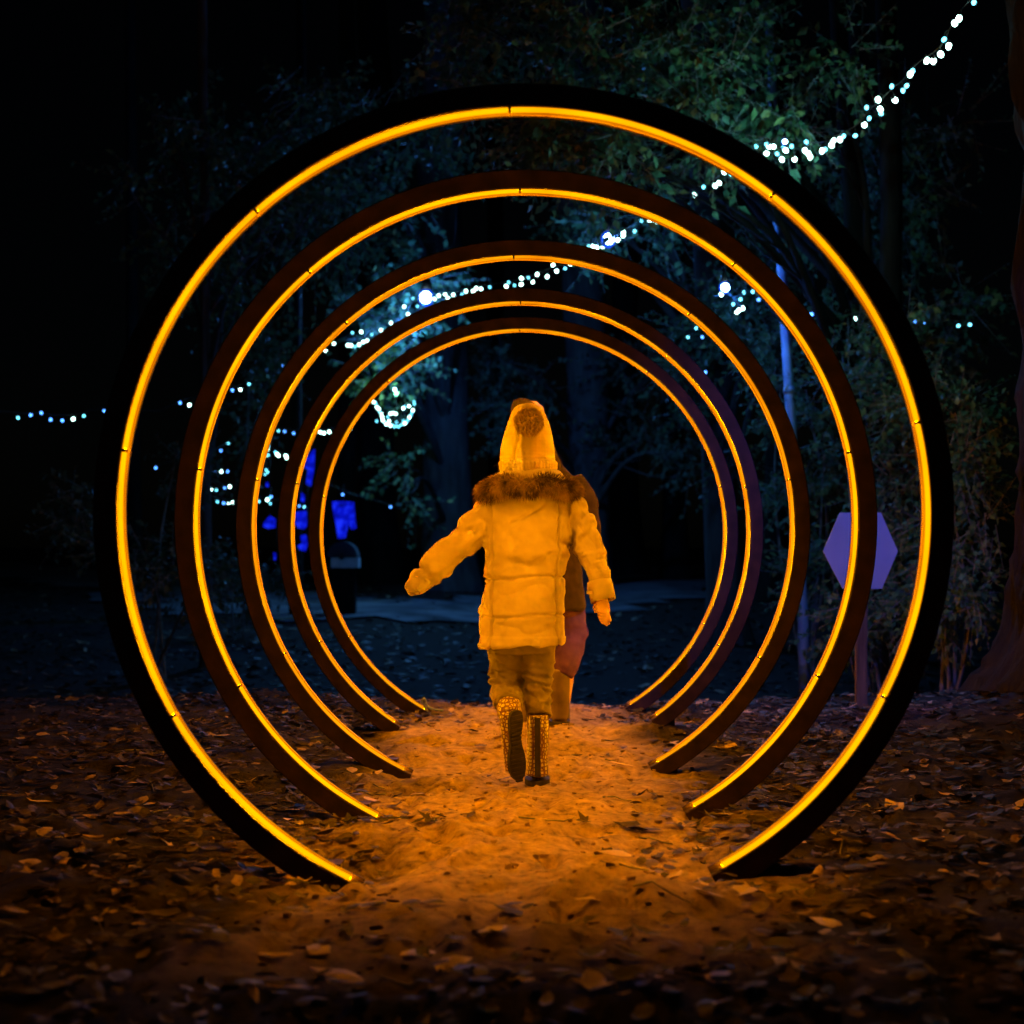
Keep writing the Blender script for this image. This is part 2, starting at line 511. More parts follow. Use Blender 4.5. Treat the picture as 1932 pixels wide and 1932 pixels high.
Vg = np.stack([X, Y, gh(X, Y)], -1).reshape(-1, 3)
nx, ny = len(gx), len(gy)
ii = (np.arange(ny - 1)[:, None] * nx + np.arange(nx - 1)[None]).ravel()
Fg = np.stack([ii, ii + 1, ii + nx + 1, ii + nx], 1)
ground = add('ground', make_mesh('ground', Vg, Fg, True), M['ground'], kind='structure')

# pale path crossing behind the crest
pc = spline([(-16, 44), (-10, 33), (-5.6, 25.2), (-3.4, 21.6), (-1.6, 20.6), (0.2, 22.0), (1.8, 25.5), (3.0, 31), (3.5, 40)], 9)
Vp = []; Fp = []
T_ = np.gradient(pc, axis=0); T_ /= np.linalg.norm(T_, axis=1)[:, None]
Nn = np.stack([-T_[:, 1], T_[:, 0]], 1)
for i in range(len(pc)):
    for j, w in enumerate(np.linspace(-1.5, 1.5, 7)):
        q = pc[i] + Nn[i] * (w * (1 + .18 * math.sin(i * 2.3)) + 0.3 * math.sin(i * 1.1) + 0.2 * math.sin(i * 1.7 + j))
        Vp.append([q[0], q[1], float(gh(q[0], q[1])) + 0.03])
for i in range(len(pc) - 1):
    for j in range(6):
        Fp.append((i * 7 + j, (i + 1) * 7 + j, (i + 1) * 7 + j + 1, i * 7 + j + 1))
add('path', make_mesh('path', Vp, Fp, True), M['path'], kind='structure')

# ------------------------------------------------------------------ trees
def trunk_mesh(name, base, top, r0, r1, seed, n=22, seg=40, flare=1.6, rough=0.09, fl_h=0.5):
    base = np.asarray(base, float); top = np.asarray(top, float)
    t = np.linspace(0, 1, seg) ** 1.4
    mid = np.stack([fbm(np.stack([t * 3, t * 0 + seed, t * 0], -1), 2), fbm(np.stack([t * 3, t * 0 + seed + 9, t * 0], -1), 2), t * 0], 1)
    pts = base + (top - base) * t[:, None] + mid * (r0 * 0.5) * np.sin(t * math.pi)[:, None]
    L = np.linalg.norm(top - base)
    rad = r0 + (r1 - r0) * t + r0 * (flare - 1) * np.exp(-t * L / fl_h)
    V, F = tube(pts, rad, n, True)
    a = np.tile(np.arange(n), seg) / n * 2 * math.pi
    zz = V[:, 2]
    nz = fbm(np.stack([np.cos(a) * 3.5, np.sin(a) * 3.5, zz * 0.9 + seed], -1), 3)
    rid = np.abs(vnoise(np.stack([np.cos(a) * 7, np.sin(a) * 7, zz * 1.3 + seed * 3], -1)))
    if n > 60:   # deep furrowed bark on the near trunk
        rid = rid + 0.9 * (1 - np.abs(vnoise(np.stack([np.cos(a) * 13, np.sin(a) * 13, zz * 2.2 + seed], -1)))) ** 3 - .45
    lob = np.cos(a * 5 + seed) * 0.14 * np.exp(-np.repeat(t, n) * L / fl_h)
    c = np.repeat(pts, n, 0)
    V = c + (V - c) * (1 + rough * nz + rough * 0.9 * (rid - .4) + lob)[:, None]
    return make_mesh(name, V - base, F, True), pts, rad

def leaf_cloud(clumps, size, seed, twigr=0.0035, droop=0.4):
    """many small leaves set on twigs; clumps: centre, radii, number of twigs"""
    g = np.random.default_rng(seed)
    V = []; F = []
    tw = []
    base = np.array([[0, 0, 0], [0.42, 0.3, 0.06], [1, 0, -0.10], [0.42, -0.3, 0.06], [0.5, 0, 0]])
    fl = [(0, 4, 1), (1, 4, 2), (2, 4, 3), (3, 4, 0)]
    n = 0
    for (c, rad, nt_) in clumps:
        c = np.asarray(c, float); rad = np.asarray(rad, float)
        # a few sub-clumps make light and dark masses with gaps between
        ns = max(3, int(nt_ / 9))
        sub = g.normal(size=(ns, 3)); sub = sub / np.linalg.norm(sub, axis=1)[:, None] * (g.random((ns, 1)) ** 0.45)
        for k in range(nt_):
            s = sub[g.integers(ns)] + g.normal(size=3) * 0.16
            p = c + s * rad
            d = g.normal(size=3) + s * 0.8; d[2] -= droop
            d /= np.linalg.norm(d)
            L = g.uniform(0.22, 0.5) * size / 0.07
            m = int(g.integers(6, 11))
            tw.append((p, d, L))
            sz = size * g.uniform(0.7, 1.25)
            for q in range(m):
                t = (q + 0.6) / m
                o = p + d * L * t + np.array([0, 0, -0.08 * L * t * t])
                side = np.cross(d, g.normal(size=3)); side /= np.linalg.norm(side) + 1e-9
                ax = side * (1 if q % 2 else -1) + d * 0.6 + np.array([0, 0, -0.35]); ax /= np.linalg.norm(ax)
                nn = np.array([g.normal() * 0.6, -0.5 + g.normal() * 0.6, 0.6 + g.normal() * 0.5])
                nn -= ax * nn.dot(ax); nn /= np.linalg.norm(nn) + 1e-9
                bb = np.cross(nn, ax)
                z = sz * g.uniform(0.7, 1.2)
                V.append(o + z * (base[:, :1] * ax + base[:, 1:2] * bb + base[:, 2:3] * nn))
                F.append(np.array(fl) + n); n += 5
    V = np.concatenate(V); F = np.concatenate(F)
    return V, F, tw

def twig_mesh(tw, r):
    V = []; F = []; n = 0
    for p, d, L in tw:
        a = np.cross(d, [0.3, 0.2, 1.0]); a /= np.linalg.norm(a) + 1e-9
        b = np.cross(d, a)
        for t, rr in ((0, r), (1, r * 0.4)):
            o = p + d * L * t + np.array([0, 0, -0.08 * L * t * t])
            for k in range(3):
                an = k * 2.094
                V.append(o + rr * (math.cos(an) * a + math.sin(an) * b))
        for k in range(3):
            j = (k + 1) % 3
            F.append((n + k, n + j, n + 3 + j, n + 3 + k))
        n += 6
    return V, F

def tree(name, label, cat, base, top, r0, r1, clumps, seed, leaf=0.07, mat='leaf_green', limbs=None, group=None, flare=1.6, rough=0.09, n=22, seg=40, fl_h=0.5, bark='bark'):
    base = np.array([base[0], base[1], float(gh(base[0], base[1], False)) - 0.06])
    t = empty(name, base, label, cat, group)
    me, pts, rad = trunk_mesh('trunk', base, top, r0, r1, seed, n, seg, flare, rough, fl_h)
    add('trunk', me, M[bark], t)
    g = np.random.default_rng(seed + 5)
    cl = []
    for (u, v, D, ru, rv, rd, cnt) in clumps:
        c = P(u, v, D)
        cl.append((c, (ru / 3000 * D, rd, rv / 3000 * D), int(cnt * 1.5)))
    if cl:
        V, F, tw = leaf_cloud(cl, leaf, seed)
        crown = add('crown', make_mesh('crown', V - base, F), M[mat], t, kind='stuff')
        V, F = twig_mesh(tw, 0.004)
        add('twigs', make_mesh('twigs', np.array(V) - base, F), M['twig'], crown, kind='stuff')
        for (c, rr, cnt) in cl:
            # limb from the trunk to the clump
            dz = c[2] - base[2]
            k = int(np.argmin(np.abs(pts[:, 2] - (base[2] + max(0.4, dz * g.uniform(0.45, 0.75))))))
            s = pts[k]
            mid = (s + c) / 2 + np.array([g.normal() * 0.12, g.normal() * 0.12, 0.12 * np.linalg.norm(c - s)])
            pp = spline([s, mid, c + g.normal(size=3) * 0.1], 7)
            rs = np.linspace(min(rad[k] * 0.5, 0.06), 0.008, len(pp))
            mb = MB().tube(pp, rs, 7)
            for q in range(3):
                a = pp[int(len(pp) * (0.45 + 0.15 * q))]
                e = c + g.normal(size=3) * rr * 0.6
                mb.tube(spline([a, (a + e) / 2 + g.normal(size=3) * 0.06, e], 4), np.linspace(0.012, 0.004, 9), 5)
            add('limb', mb.mesh('limb', base), M[bark], t)
    return t

def top_of(u, D, lean=0.0, z=9.0):
    return ((u - 988) / 3000 * D + lean, D, z)
def base_of(u, D):
    return ((u - 988) / 3000 * D, D)

tree('forest_tree', 'thick dark trunk behind the blue-white lamp, its edge lit blue', 'tree', base_of(848, 25), top_of(846, 25, 0, 11), 0.36, 0.33,
     [(735, 690, 21.5, 45, 60, 0.8, 60), (690, 600, 22, 60, 60, 1, 26), (760, 400, 22, 80, 70, 1.2, 40), (660, 300, 22, 90, 80, 1.2, 40), (770, 900, 22, 30, 60, .6, 18), (800, 540, 21.3, 45, 35, .4, 40), (740, 600, 21.5, 40, 40, .5, 30)], 3, 0.1, group=None)  # clumps by the lamp added to catch its light as a glow patch
tree('forest_tree', 'broad dim trunk standing beyond the two walkers', 'tree', base_of(1108, 26), top_of(1100, 26, 0, 11), 0.36, 0.3,
     [(960, 690, 25, 70, 70, 1.2, 70), (1000, 790, 25, 60, 60, 1, 40), (1210, 820, 25, 60, 60, 1, 30), (940, 800, 25, 40, 60, 1, 24), (1230, 700, 25, 90, 60, 1, 40), (1290, 850, 23, 50, 60, .8, 30)], 5, 0.1, 'leaf_dark')
tree('forest_tree', 'slim bluish trunk between the leaning pole and the rings', 'tree', base_of(1375, 16.5), top_of(1345, 16.5, -0.3, 9), 0.17, 0.13,
     [(1330, 560, 15.5, 50, 50, 0.7, 30), (1405, 640, 15, 45, 50, 0.6, 40), (1440, 470, 15.5, 60, 50, 0.8, 30), (1300, 650, 15.5, 40, 45, .5, 26), (1290, 760, 16, 50, 40, .6, 24), (1350, 880, 16, 40, 40, .5, 14), (1150, 440, 14.4, 55, 45, .35, 40), (1240, 420, 14.6, 55, 45, .5, 40), (1060, 420, 14.8, 40, 30, .4, 16), (1400, 560, 14.2, 45, 40, .3, 36)], 8, 0.075)  # clumps round the bright blue lamp added as a lit patch for its flare
tree('young_tree', 'thin bare-stemmed young tree with leafy top, dark woods left of the rings', 'tree', base_of(392, 14.5), top_of(380, 14.5, 0, 6.5), 0.05, 0.04,
     [(470, 280, 15, 80, 70, 1, 60), (600, 190, 15, 80, 60, 1, 45), (540, 420, 14.5, 90, 70, 1, 60), (690, 440, 15.5, 90, 60, 1, 50), (430, 560, 15, 80, 70, 1, 34), (280, 420, 15, 80, 90, 1, 30), (760, 250, 15, 90, 70, 1, 60), (620, 330, 14.5, 90, 60, 1, 60), (330, 250, 15, 70, 60, 1, 30), (480, 640, 15.5, 60, 60, .8, 40)], 12, 0.085, 'leaf_green')
tree('young_tree', 'maple with teal-lit leaves overhanging the largest ring', 'tree', base_of(1690, 12.8), top_of(1560, 12.0, 0, 6.2), 0.11, 0.05,
     [(930, 40, 11.2, 90, 60, .8, 60), (1080, 110, 11, 90, 60, .8, 70), (1210, 60, 11, 90, 60, .8, 70), (1300, 170, 11, 90, 60, .8, 80), (1400, 60, 11.5, 90, 70, .8, 60),
      (1090, 250, 10.8, 90, 40, .6, 60), (1010, 250, 10.8, 60, 40, .6, 30), (1180, 290, 10.6, 70, 40, .6, 50), (1330, 250, 10.9, 70, 50, .6, 40), (1490, 240, 11.2, 60, 40, .5, 40), (1580, 100, 11.5, 80, 80, .8, 40), (880, 170, 11.4, 60, 60, .7, 30)],
     15, 0.075, bark='bark_dark')
tree('young_tree', 'spindly tree behind the fairy lights, with bare twigs at right', 'tree', base_of(1640, 14.5), top_of(1610, 14.5, 0, 6.5), 0.09, 0.05,
     [(1610, 330, 13.8, 90, 80, .8, 60), (1720, 430, 13.5, 80, 90, .8, 60), (1760, 250, 13.5, 80, 80, .8, 40), (1530, 420, 14, 70, 60, .7, 40), (1800, 620, 13, 60, 90, .8, 50)], 19, 0.08, bark='bark_dark')
tree('ivy_tree', 'ivy-clad trunk beside the hexagonal board', 'tree', base_of(1692, 11.6), top_of(1668, 11.6, 0, 6), 0.09, 0.07,
     [(1690, 760, 11.4, 40, 90, .25, 80), (1692, 930, 11.4, 36, 90, .25, 80), (1660, 640, 11.5, 60, 50, .4, 40), (1700, 1060, 11.3, 50, 60, .3, 60)], 22, 0.06, 'leaf_green', bark='bark_dark')

def shrub(label, base_uD, clumps, seed, leaf=0.06, mat='leaf_green', group='undergrowth at the edge of the wood'):
    u, D = base_uD
    b = base_of(u, D)
    base = np.array([b[0], b[1], float(gh(b[0], b[1], False)) - 0.03])
    t = empty('shrub', base, label, 'shrub', group)
    cl = [(P(u_, v_, D_), (ru / 3000 * D_, rd, rv / 3000 * D_), cnt) for (u_, v_, D_, ru, rv, rd, cnt) in clumps]
    V, F, tw = leaf_cloud(cl, leaf, seed, droop=0.2)
    f = add('foliage', make_mesh('foliage', V - base, F), M[mat], t, kind='stuff')
    V, F = twig_mesh(tw, 0.004)
    add('twigs', make_mesh('twigs', np.array(V) - base, F), M['twig'], f, kind='stuff')
    g = np.random.default_rng(seed)
    for c, rr, cnt in cl:
        e = c + np.array([0, 0, rr[2] * 0.5])
        mid = base * 0.5 + e * 0.5 + np.array([g.normal() * .1, g.normal() * .1, 0.1])
        pp = spline([base + g.normal(size=3) * [.06, .06, 0], mid, e], 7)
        add('stem', MB().tube(pp, np.linspace(0.016, 0.005, len(pp)), 6).mesh('stem', base), M['twig'], t)
    return t
shrub('leafy shrub growing left of the hexagonal board', (1530, 13), [(1500, 940, 13, 50, 50, .5, 60), (1555, 880, 12.6, 50, 50, .4, 60), (1520, 760, 13, 60, 50, .5, 50), (1480, 680, 13.5, 50, 50, .5, 60), (1560, 1040, 12.6, 50, 40, .4, 40), (1545, 1110, 12.5, 60, 40, .4, 40)], 31)
shrub('dense dark shrub between the big near trunk and the ivy-clad trunk', (1790, 10.4), [(1780, 880, 10.6, 60, 60, .5, 90), (1800, 1000, 10.4, 60, 60, .5, 90), (1760, 760, 10.8, 60, 60, .5, 70), (1740, 1110, 10.2, 60, 50, .4, 80), (1830, 760, 10.6, 50, 60, .4, 50), (1830, 1120, 10, 50, 50, .4, 60)], 33)
shrub('low shrub at the foot of the ivy-clad trunk', (1640, 10.8), [(1640, 1150, 10.8, 50, 40, .3, 60), (1580, 1180, 11, 40, 30, .3, 40), (1590, 700, 12, 50, 60, .4, 50), (1600, 620, 12.2, 50, 40, .4, 40)], 35)
shrub('sparse shrub under the young tree in the dark woods', (300, 13.5), [(260, 1050, 13.5, 80, 60, .7, 50), (380, 1100, 13, 70, 50, .6, 50), (180, 960, 14, 80, 80, .7, 40), (330, 900, 14, 80, 60, .7, 30)], 37, 0.07, 'leaf_dark')
shrub('low dark shrub near the row of blue glowing strips', (440, 17), [(430, 1080, 17, 60, 40, .6, 40), (470, 760, 18, 60, 80, .8, 40), (520, 1090, 17, 50, 35, .6, 40)], 39, 0.08, 'leaf_dark')

# far trunks, just told apart in the dark
for i, (u, D, r, lab) in enumerate([
        (655, 26, 0.16, 'dark trunk left of the pale chest'), (715, 27, 0.34, 'stout dark trunk between the chest and the blue-edged trunk'),
        (560, 20, 0.07, 'thin trunk among the curtain of little lights'), (255, 24, 0.1, 'lone slender trunk in the darkest part of the wood'),
        (1185, 31, 0.3, 'far trunk right of the broad dim trunk'), (1275, 28, 0.22, 'far trunk next to the slim bluish trunk'),
        (940, 32, 0.2, 'far narrow trunk just behind the walkers'), (1465, 22, 0.18, 'far trunk behind the leaning pole')]):
    tree('forest_tree', lab, 'tree', base_of(u, D), top_of(u + random.uniform(-15, 15), D, 0, 11), r, r * 0.75, [], 50 + i, group='far trunks of the wood', n=14, seg=26, bark='bark_dark')

# big near trunk at right
tree('forest_tree', 'huge dark rough-barked trunk with spreading roots beside the rings', 'tree', (3.08, 7.3), (3.12, 7.6, 8.0), 0.66, 0.6, [], 77, flare=1.5, rough=0.10, n=110, seg=150, fl_h=0.4, bark='bark_dark')

# ------------------------------------------------------------------ rings
RING_LAB = ['largest glowing amber ring nearest the sandy path end, dark steel frame',
            'second amber ring, with the hexagonal board seen behind it',
            'middle amber ring of five, just ahead of the child in the cream coat',
            'fourth amber ring, next after the child, on the mound',
            'innermost amber ring standing on the crest, cable curl at its foot']
def ring_profile(c, prof, a0, a1, n, closed_prof=True):
    """sweeps a (radius, depth) profile round the ring axis"""
    prof = np.asarray(prof, float)
    m = len(prof)
    an = np.linspace(a0, a1, n)
    V = []
    for a in an:
        V.append(np.stack([c[0] + prof[:, 0] * math.cos(a), c[1] + prof[:, 1], c[2] + prof[:, 0] * math.sin(a)], 1))
    V = np.concatenate(V)
    F = []
    for i in range(n - 1):
        for j in range(m if closed_prof else m - 1):
            k = (j + 1) % m
            F.append((i * m + j, (i + 1) * m + j, (i + 1) * m + k, i * m + k))
    if closed_prof:
        F.append(tuple(range(m))); F.append(tuple((n - 1) * m + j for j in range(m - 1, -1, -1)))
    return V, F

for ri, (u, v, rp, top, js, eL, eR) in enumerate(RC):
    D = 3000 * R0 / rp
    c = P(u, v, D)
    base = np.array([c[0], D, 0.0])
    ring = empty('light_ring', base, RING_LAB[ri], 'light ring', 'amber light rings over the path')
    cl = np.zeros(3); cl[2] = c[2]
    aL, aR = math.pi + math.asin(eL), -math.asin(eR)        # both ends go just under the soil
    # steel channel: slightly chamfered box section with a small back rail
    prof = [(R0, 0.003), (R0 + 0.003, 0), (R0 + 0.057, 0), (R0 + 0.060, 0.003), (R0 + 0.060, 0.107), (R0 + 0.057, 0.11), (R0 - 0.0, 0.11), (R0, 0.062), (R0 - 0.012, 0.060), (R0 - 0.012, 0.048), (R0, 0.046)]
    V, F = ring_profile(cl, prof, aR - 0.03, aL + 0.03, 150)
    frame = add('ring_frame', make_mesh('ring_frame', V, F), M['frame'], ring)
    gR, gL = -math.asin(eR), math.pi + math.asin(eL)
    cuts = sorted([R(a) for a in js + [top]])
    cuts = [gR] + cuts + [gL]
    for k in range(len(cuts) - 1):
        gap = 0.0045
        a0, a1 = cuts[k] + gap, cuts[k + 1] - gap
        # each diffuser tube bows a little between its clips
        nseg = 26
        s = random.uniform(-0.0015, 0.0025); tw_ = random.uniform(-0.004, 0.005)
        h = (0.0185, 0.0165, 0.014, 0.013, 0.013)[ri]        # how far the tube stands in from the channel
        prof = np.array([(R0 - .001, .0245), (R0 - .001, .003), (R0 - h * .18, .001), (R0 - h * .40, .0), (R0 - h * .62, .0), (R0 - h * .84, .002), (R0 - h, .007), (R0 - h, .021), (R0 - h * .85, .0245)])
        V, F = ring_profile(cl, prof, a0, a1, nseg)
        t = np.repeat(np.linspace(0, 1, nseg), len(prof))
        bow = np.sin(t * math.pi)
        dirv = np.stack([V[:, 0], V[:, 1] * 0, V[:, 2] - c[2]], 1)
        dirv /= np.linalg.norm(dirv, axis=1)[:, None]
        V = V - dirv * (bow * s)[:, None]
        V[:, 1] += bow * tw_ * .5 + 0.001
        me = make_mesh('diffuser_tube', V, F, True)
        me.materials.append(M['diffuser'] if ri < 2 else M['diffuser_far']); me.materials.append(M['diffuser_edge'])
        mi = []
        for fi in range(len(F)):
            mi.append(0 if fi < (nseg - 1) * 9 and (fi % 9) in (2, 3, 4) else 1)
        me.polygons.foreach_set('material_index', mi)
        tube_o = add('diffuser_tube', me, None, ring)
        V, F = ring_profile(cl, [(R0 - 0.0025, 0.039), (R0 - 0.0025, 0.029), (R0 - 0.0005, 0.029), (R0 - 0.0005, 0.039)], a0, a1, 14)
        add('led_strip', make_mesh('led_strip', V, F), M['led'], tube_o)
        # end cap clip at the joint
        ca = cuts[k]
        if k > 0:
            mb = MB()
            rot = np.array([[math.cos(ca), 0, -math.sin(ca)], [0, 1, 0], [math.sin(ca), 0, math.cos(ca)]])
            mb.box(np.array([0, 0, c[2]]) + rot @ np.array([R0 - 0.006, 0.012, 0]), (0.011, 0.026, 0.006), rot)
            add('clip', mb.mesh('clip', smooth=False), M['socket'], ring)
    # buried stakes that hold both ends
    for sgn in (-1, 1):
        a = gL if sgn < 0 else gR
        x = (R0 + 0.05) * math.cos(a) * 1.0
        zz = c[2] + (R0 + 0.03) * math.sin(a)
        mb = MB().box((x + sgn * 0.03, 0.055, zz - 0.03), (0.05, 0.07, 0.2))
        add('foot', mb.mesh('foot', smooth=False), M['frame'], ring)
    if ri == 4:
        e = P(800, 1338, D) - base
        pp = spline([e + [0.02, 0.02, -0.02], e + [0.0, 0, 0.02], e + [-0.012, -0.01, 0.045], e + [0.006, -0.015, 0.055], e + [0.012, -0.01, 0.03], e + [0.04, -0.03, 0.005], e + [0.1, -0.06, -0.0]], 6)
        add('cable', MB().tube(pp, 0.005, 7).mesh('cable'), M['pole'], ring)

# ------------------------------------------------------------------ hexagonal board on a post
D = 8.05
b = np.array([*base_of(1628, D), 0.0]); b[2] = float(gh(b[0], b[1])) - 0.02
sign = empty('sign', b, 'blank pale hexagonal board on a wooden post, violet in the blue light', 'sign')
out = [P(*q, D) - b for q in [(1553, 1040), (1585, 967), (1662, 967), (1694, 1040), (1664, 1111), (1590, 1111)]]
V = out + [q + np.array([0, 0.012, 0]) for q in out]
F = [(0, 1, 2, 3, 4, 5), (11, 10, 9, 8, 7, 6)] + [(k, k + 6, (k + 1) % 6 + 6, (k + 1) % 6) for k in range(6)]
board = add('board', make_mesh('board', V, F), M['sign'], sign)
mb = MB().box((0, 0.04, 0.5), (0.058, 0.045, 1.06))
me = mb.mesh('post', smooth=False)
bm = bmesh.new(); bm.from_mesh(me); bmesh.ops.bevel(bm, geom=bm.edges[:], offset=0.005, segments=2, affect='EDGES'); bm.to_mesh(me); bm.free()
add('post', me, M['wood'], sign)
for dz in (0.93, 0.73):
    add('screw', MB().ball((0.0, -0.001, dz), (0.006, 0.003, 0.006), 8, 5).mesh('screw'), M['pole'], board)

# ------------------------------------------------------------------ leaning pole
D = 12.3
pp = [P(1518, 1215, D), P(1505, 1000, D), P(1492, 790, D), P(1474, 500, D), P(1464, 300, D), P(1450, 20, D)]
pp = spline(pp, 5)
gz = float(gh(pp[0][0], pp[0][1])) - 0.1
pp[0][2] = min(pp[0][2], gz)
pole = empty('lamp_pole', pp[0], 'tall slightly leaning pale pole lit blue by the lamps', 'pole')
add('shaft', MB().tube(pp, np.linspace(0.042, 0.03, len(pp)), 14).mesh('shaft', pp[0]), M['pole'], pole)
mid = P(1467, 350, D)
for z in (0.0, -0.35, -1.6):
    q = pp[np.argmin(np.abs(pp[:, 2] - (mid[2] + z)))]
    add('clamp_band', MB().tube([q - [0, 0, .025], q + [0, 0, .025]], 0.044, 14).mesh('clamp_band', pp[0]), M['pole'], pole)

# ------------------------------------------------------------------ fairy lights
def bulb_mesh(name, mat, r=0.0145):
    prof = [(0.0, -1.35), (0.55, -1.15), (0.92, -0.55), (1.0, 0.0), (0.85, 0.55), (0.5, 0.95)]
    n = 10
    V = []; F = []
    for (rr, z) in prof:
        for j in range(n):
            a = 2 * math.pi * j / n
            V.append((rr * r * math.cos(a), rr * r * math.sin(a), z * r))
    for i in range(len(prof) - 1):
        for j in range(n):
            k = (j + 1) % n
            F.append((i * n + j, i * n + k, (i + 1) * n + k, (i + 1) * n + j))
    nb = len(F)
    s0 = len(V)
    for (rr, z) in [(0.52, 0.9), (0.52, 1.9), (0.2, 2.1)]:
        for j in range(n):
            a = 2 * math.pi * j / n
            V.append((rr * r * math.cos(a), rr * r * math.sin(a), z * r))
    for i in range(2):
        for j in range(n):
            k = (j + 1) % n
            F.append((s0 + i * n + j, s0 + i * n + k, s0 + (i + 1) * n + k, s0 + (i + 1) * n + j))
    F.append(tuple(s0 + 2 * n + j for j in range(n)))
    me = make_mesh(name, V, F, True)
    me.materials.append(mat); me.materials.append(M['socket'])
    me.polygons.foreach_set('material_index', [0] * nb + [1] * (len(F) - nb))
    return me
BULB = bulb_mesh('bulb', M['bulb'])
BULB_C = bulb_mesh('bulb', M['bulb_cyan'], 0.011)
BULB_B = bulb_mesh('bulb', M['bulb_blue'], 0.012)

def z6(l): return [(966 + x / 2, y / 2, *r) for (x, y, *r) in l]
def z5(l): return [(x / 2, y / 2, *r) for (x, y, *r) in l]
def z7(l): return [(x * .3906, 679 + y * .3906, *r) for (x, y, *r) in l]
def z1(l): return [(709.4 + x * .2578, 709.4 + y * .2578, *r) for (x, y, *r) in l]
B_ = 1     # marks a blue bulb

def garland(label, pts, d0, d1, seed, ends=(None, None), loose=0.03):
    g = np.random.default_rng(seed)
    n = len(pts)
    Pt = []
    for i, p in enumerate(pts):
        t = i / max(1, n - 1)
        Pt.append(P(p[0], p[1], d0 + (d1 - d0) * t + g.normal() * loose))
    Pt = np.array(Pt)
    # the cable runs through the smoothed row of bulbs
    k = np.array([1, 2, 3, 2, 1.0]); k /= k.sum()
    pad = np.concatenate([np.repeat(Pt[:1], 2, 0), Pt, np.repeat(Pt[-1:], 2, 0)])
    sm = np.stack([np.convolve(pad[:, a], k, 'valid') for a in range(3)], 1)
    sm[:, 2] += 0.03
    cable = list(sm)
    if ends[0] is not None: cable = [np.asarray(ends[0])] + cable
    if ends[1] is not None: cable = cable + [np.asarray(ends[1])]
    base = sm[n // 2].copy()
    t = empty('fairy_lights', base, label, 'fairy lights', 'strings of fairy lights in the wood')
    mb = MB().tube(spline(np.array(cable), 3), 0.0035, 5)
    for i in range(n):
        s = Pt[i] + np.array([0, 0, 0.022])
        mb.tube([sm[i], (sm[i] + s) / 2 + [0, 0, .01], s], 0.0022, 4)
    add('cable', mb.mesh('cable', base), M['wire'], t)
    for i, p in enumerate(pts):
        blue = len(p) > 2
        o = add('bulb', BULB_B if blue else (BULB_C if g.random() < 0.42 else BULB), None, t)
        o.location = (Pt[i] - base).tolist()
        o.rotation_euler = (g.normal() * 0.5, g.normal() * 0.5, g.uniform(0, 6))
    return t

A1 = z6([(1743, 8), (1687, 68), (1670, 87), (1631, 148), (1648, 173), (1617, 204), (1590, 229), (1566, 228), (1512, 266), (1503, 279), (1490, 323), (1475, 341), (1433, 325), (1445, 377), (1381, 375),
         (1389, 411), (1392, 429), (1338, 405), (1348, 446), (1329, 470), (1296, 512), (1252, 513), (1237, 526), (1213, 530), (1205, 547), (1182, 563), (1170, 568), (1110, 535), (1105, 567), (1118, 578),
         (1125, 591), (1066, 600), (1055, 551), (1032, 567), (1023, 558), (1018, 601), (1000, 580), (987, 553), (970, 553), (960, 543), (960, 579), (921, 552)])
L1 = P(1148, 452, 13.3); L2 = P(804, 562, 20.5); L3 = P(1367, 543, 11.9)
pole_top = P(1466, 262, 15.85)
garland('fairy lights swooping from the tree tops down to a dense cluster by the pole', A1, 7.6, 10.2, 1, (P(1960, -160, 6.4), P(1400, 300, 10.2)))
A2 = z6([(825, 656), (800, 648), (780, 690), (765, 700), (723, 705), (700, 710), (688, 735), (635, 760), (540, 836), (520, 832), (488, 832), (463, 872), (420, 876), (420, 888), (400, 905), (340, 938), (320, 933), (305, 930), (288, 927)])
garland('short run of fairy lights leading to the bright blue lamp', A2, 10.3, 13.7, 2, (P(1400, 300, 10.2), P(1090, 485, 13.9)))
A3 = z6([(220, 995), (200, 1013), (168, 1022), (155, 1000), (133, 1043), (95, 1035), (78, 1063), (62, 1047), (35, 1050), (35, 1073), (10, 1076)]) + \
     z5([(1920, 1065), (1910, 1080), (1848, 1083), (1815, 1090), (1797, 1088), (1785, 1098), (1758, 1098), (1743, 1110), (1710, 1112), (1690, 1125), (1680, 1110), (1655, 1115), (1640, 1128), (1625, 1120), (1590, 1128), (1600, 1145), (1575, 1155), (1558, 1125), (1525, 1157), (1540, 1185)])
garland('fairy lights between the bright blue lamp and the blue-white lamp', A3, 14.2, 20.0, 3, (P(1090, 485, 13.9), P(760, 600, 20.2)))
A4 = z5([(1475, 1218), (1438, 1245), (1403, 1262), (1363, 1252), (1385, 1285), (1370, 1290), (1355, 1300), (1340, 1308), (1330, 1255), (1325, 1303), (1312, 1302), (1260, 1296), (1228, 1322), (1063, 1380, B_), (1035, 1398), (1010, 1421), (940, 1449), (907, 1469), (877, 1472, B_)]) + \
     z7([(915, 217), (870, 207, B_)])
garland('fairy lights thinning out from a bright knot into the dark wood', A4, 20.0, 16, 4, (P(760, 600, 20.2), P(300, 775, 15.8)))
garland('sagging end of fairy lights with small blue bulbs on the slender trunks', z7([(503, 245, B_), (406, 270), (354, 285), (301, 292, B_), (245, 288, B_), (199, 256, B_), (149, 266, B_), (87, 279)]), 15.6, 14.6, 5, (P(300, 775, 15.8), P(-60, 770, 14)))
garland('highest faint row of bulbs by the thin trunk', z7([(1103, 402), (1067, 438, B_), (1035, 452, B_), (1004, 467, B_), (753, 521, B_)]), 19, 18, 6)
garland('upper of three level rows of bulbs left of the blue strips', z7([(1100, 538, B_), (1068, 538), (1038, 546, B_), (1015, 542), (992, 537, B_)]), 19, 19, 7)
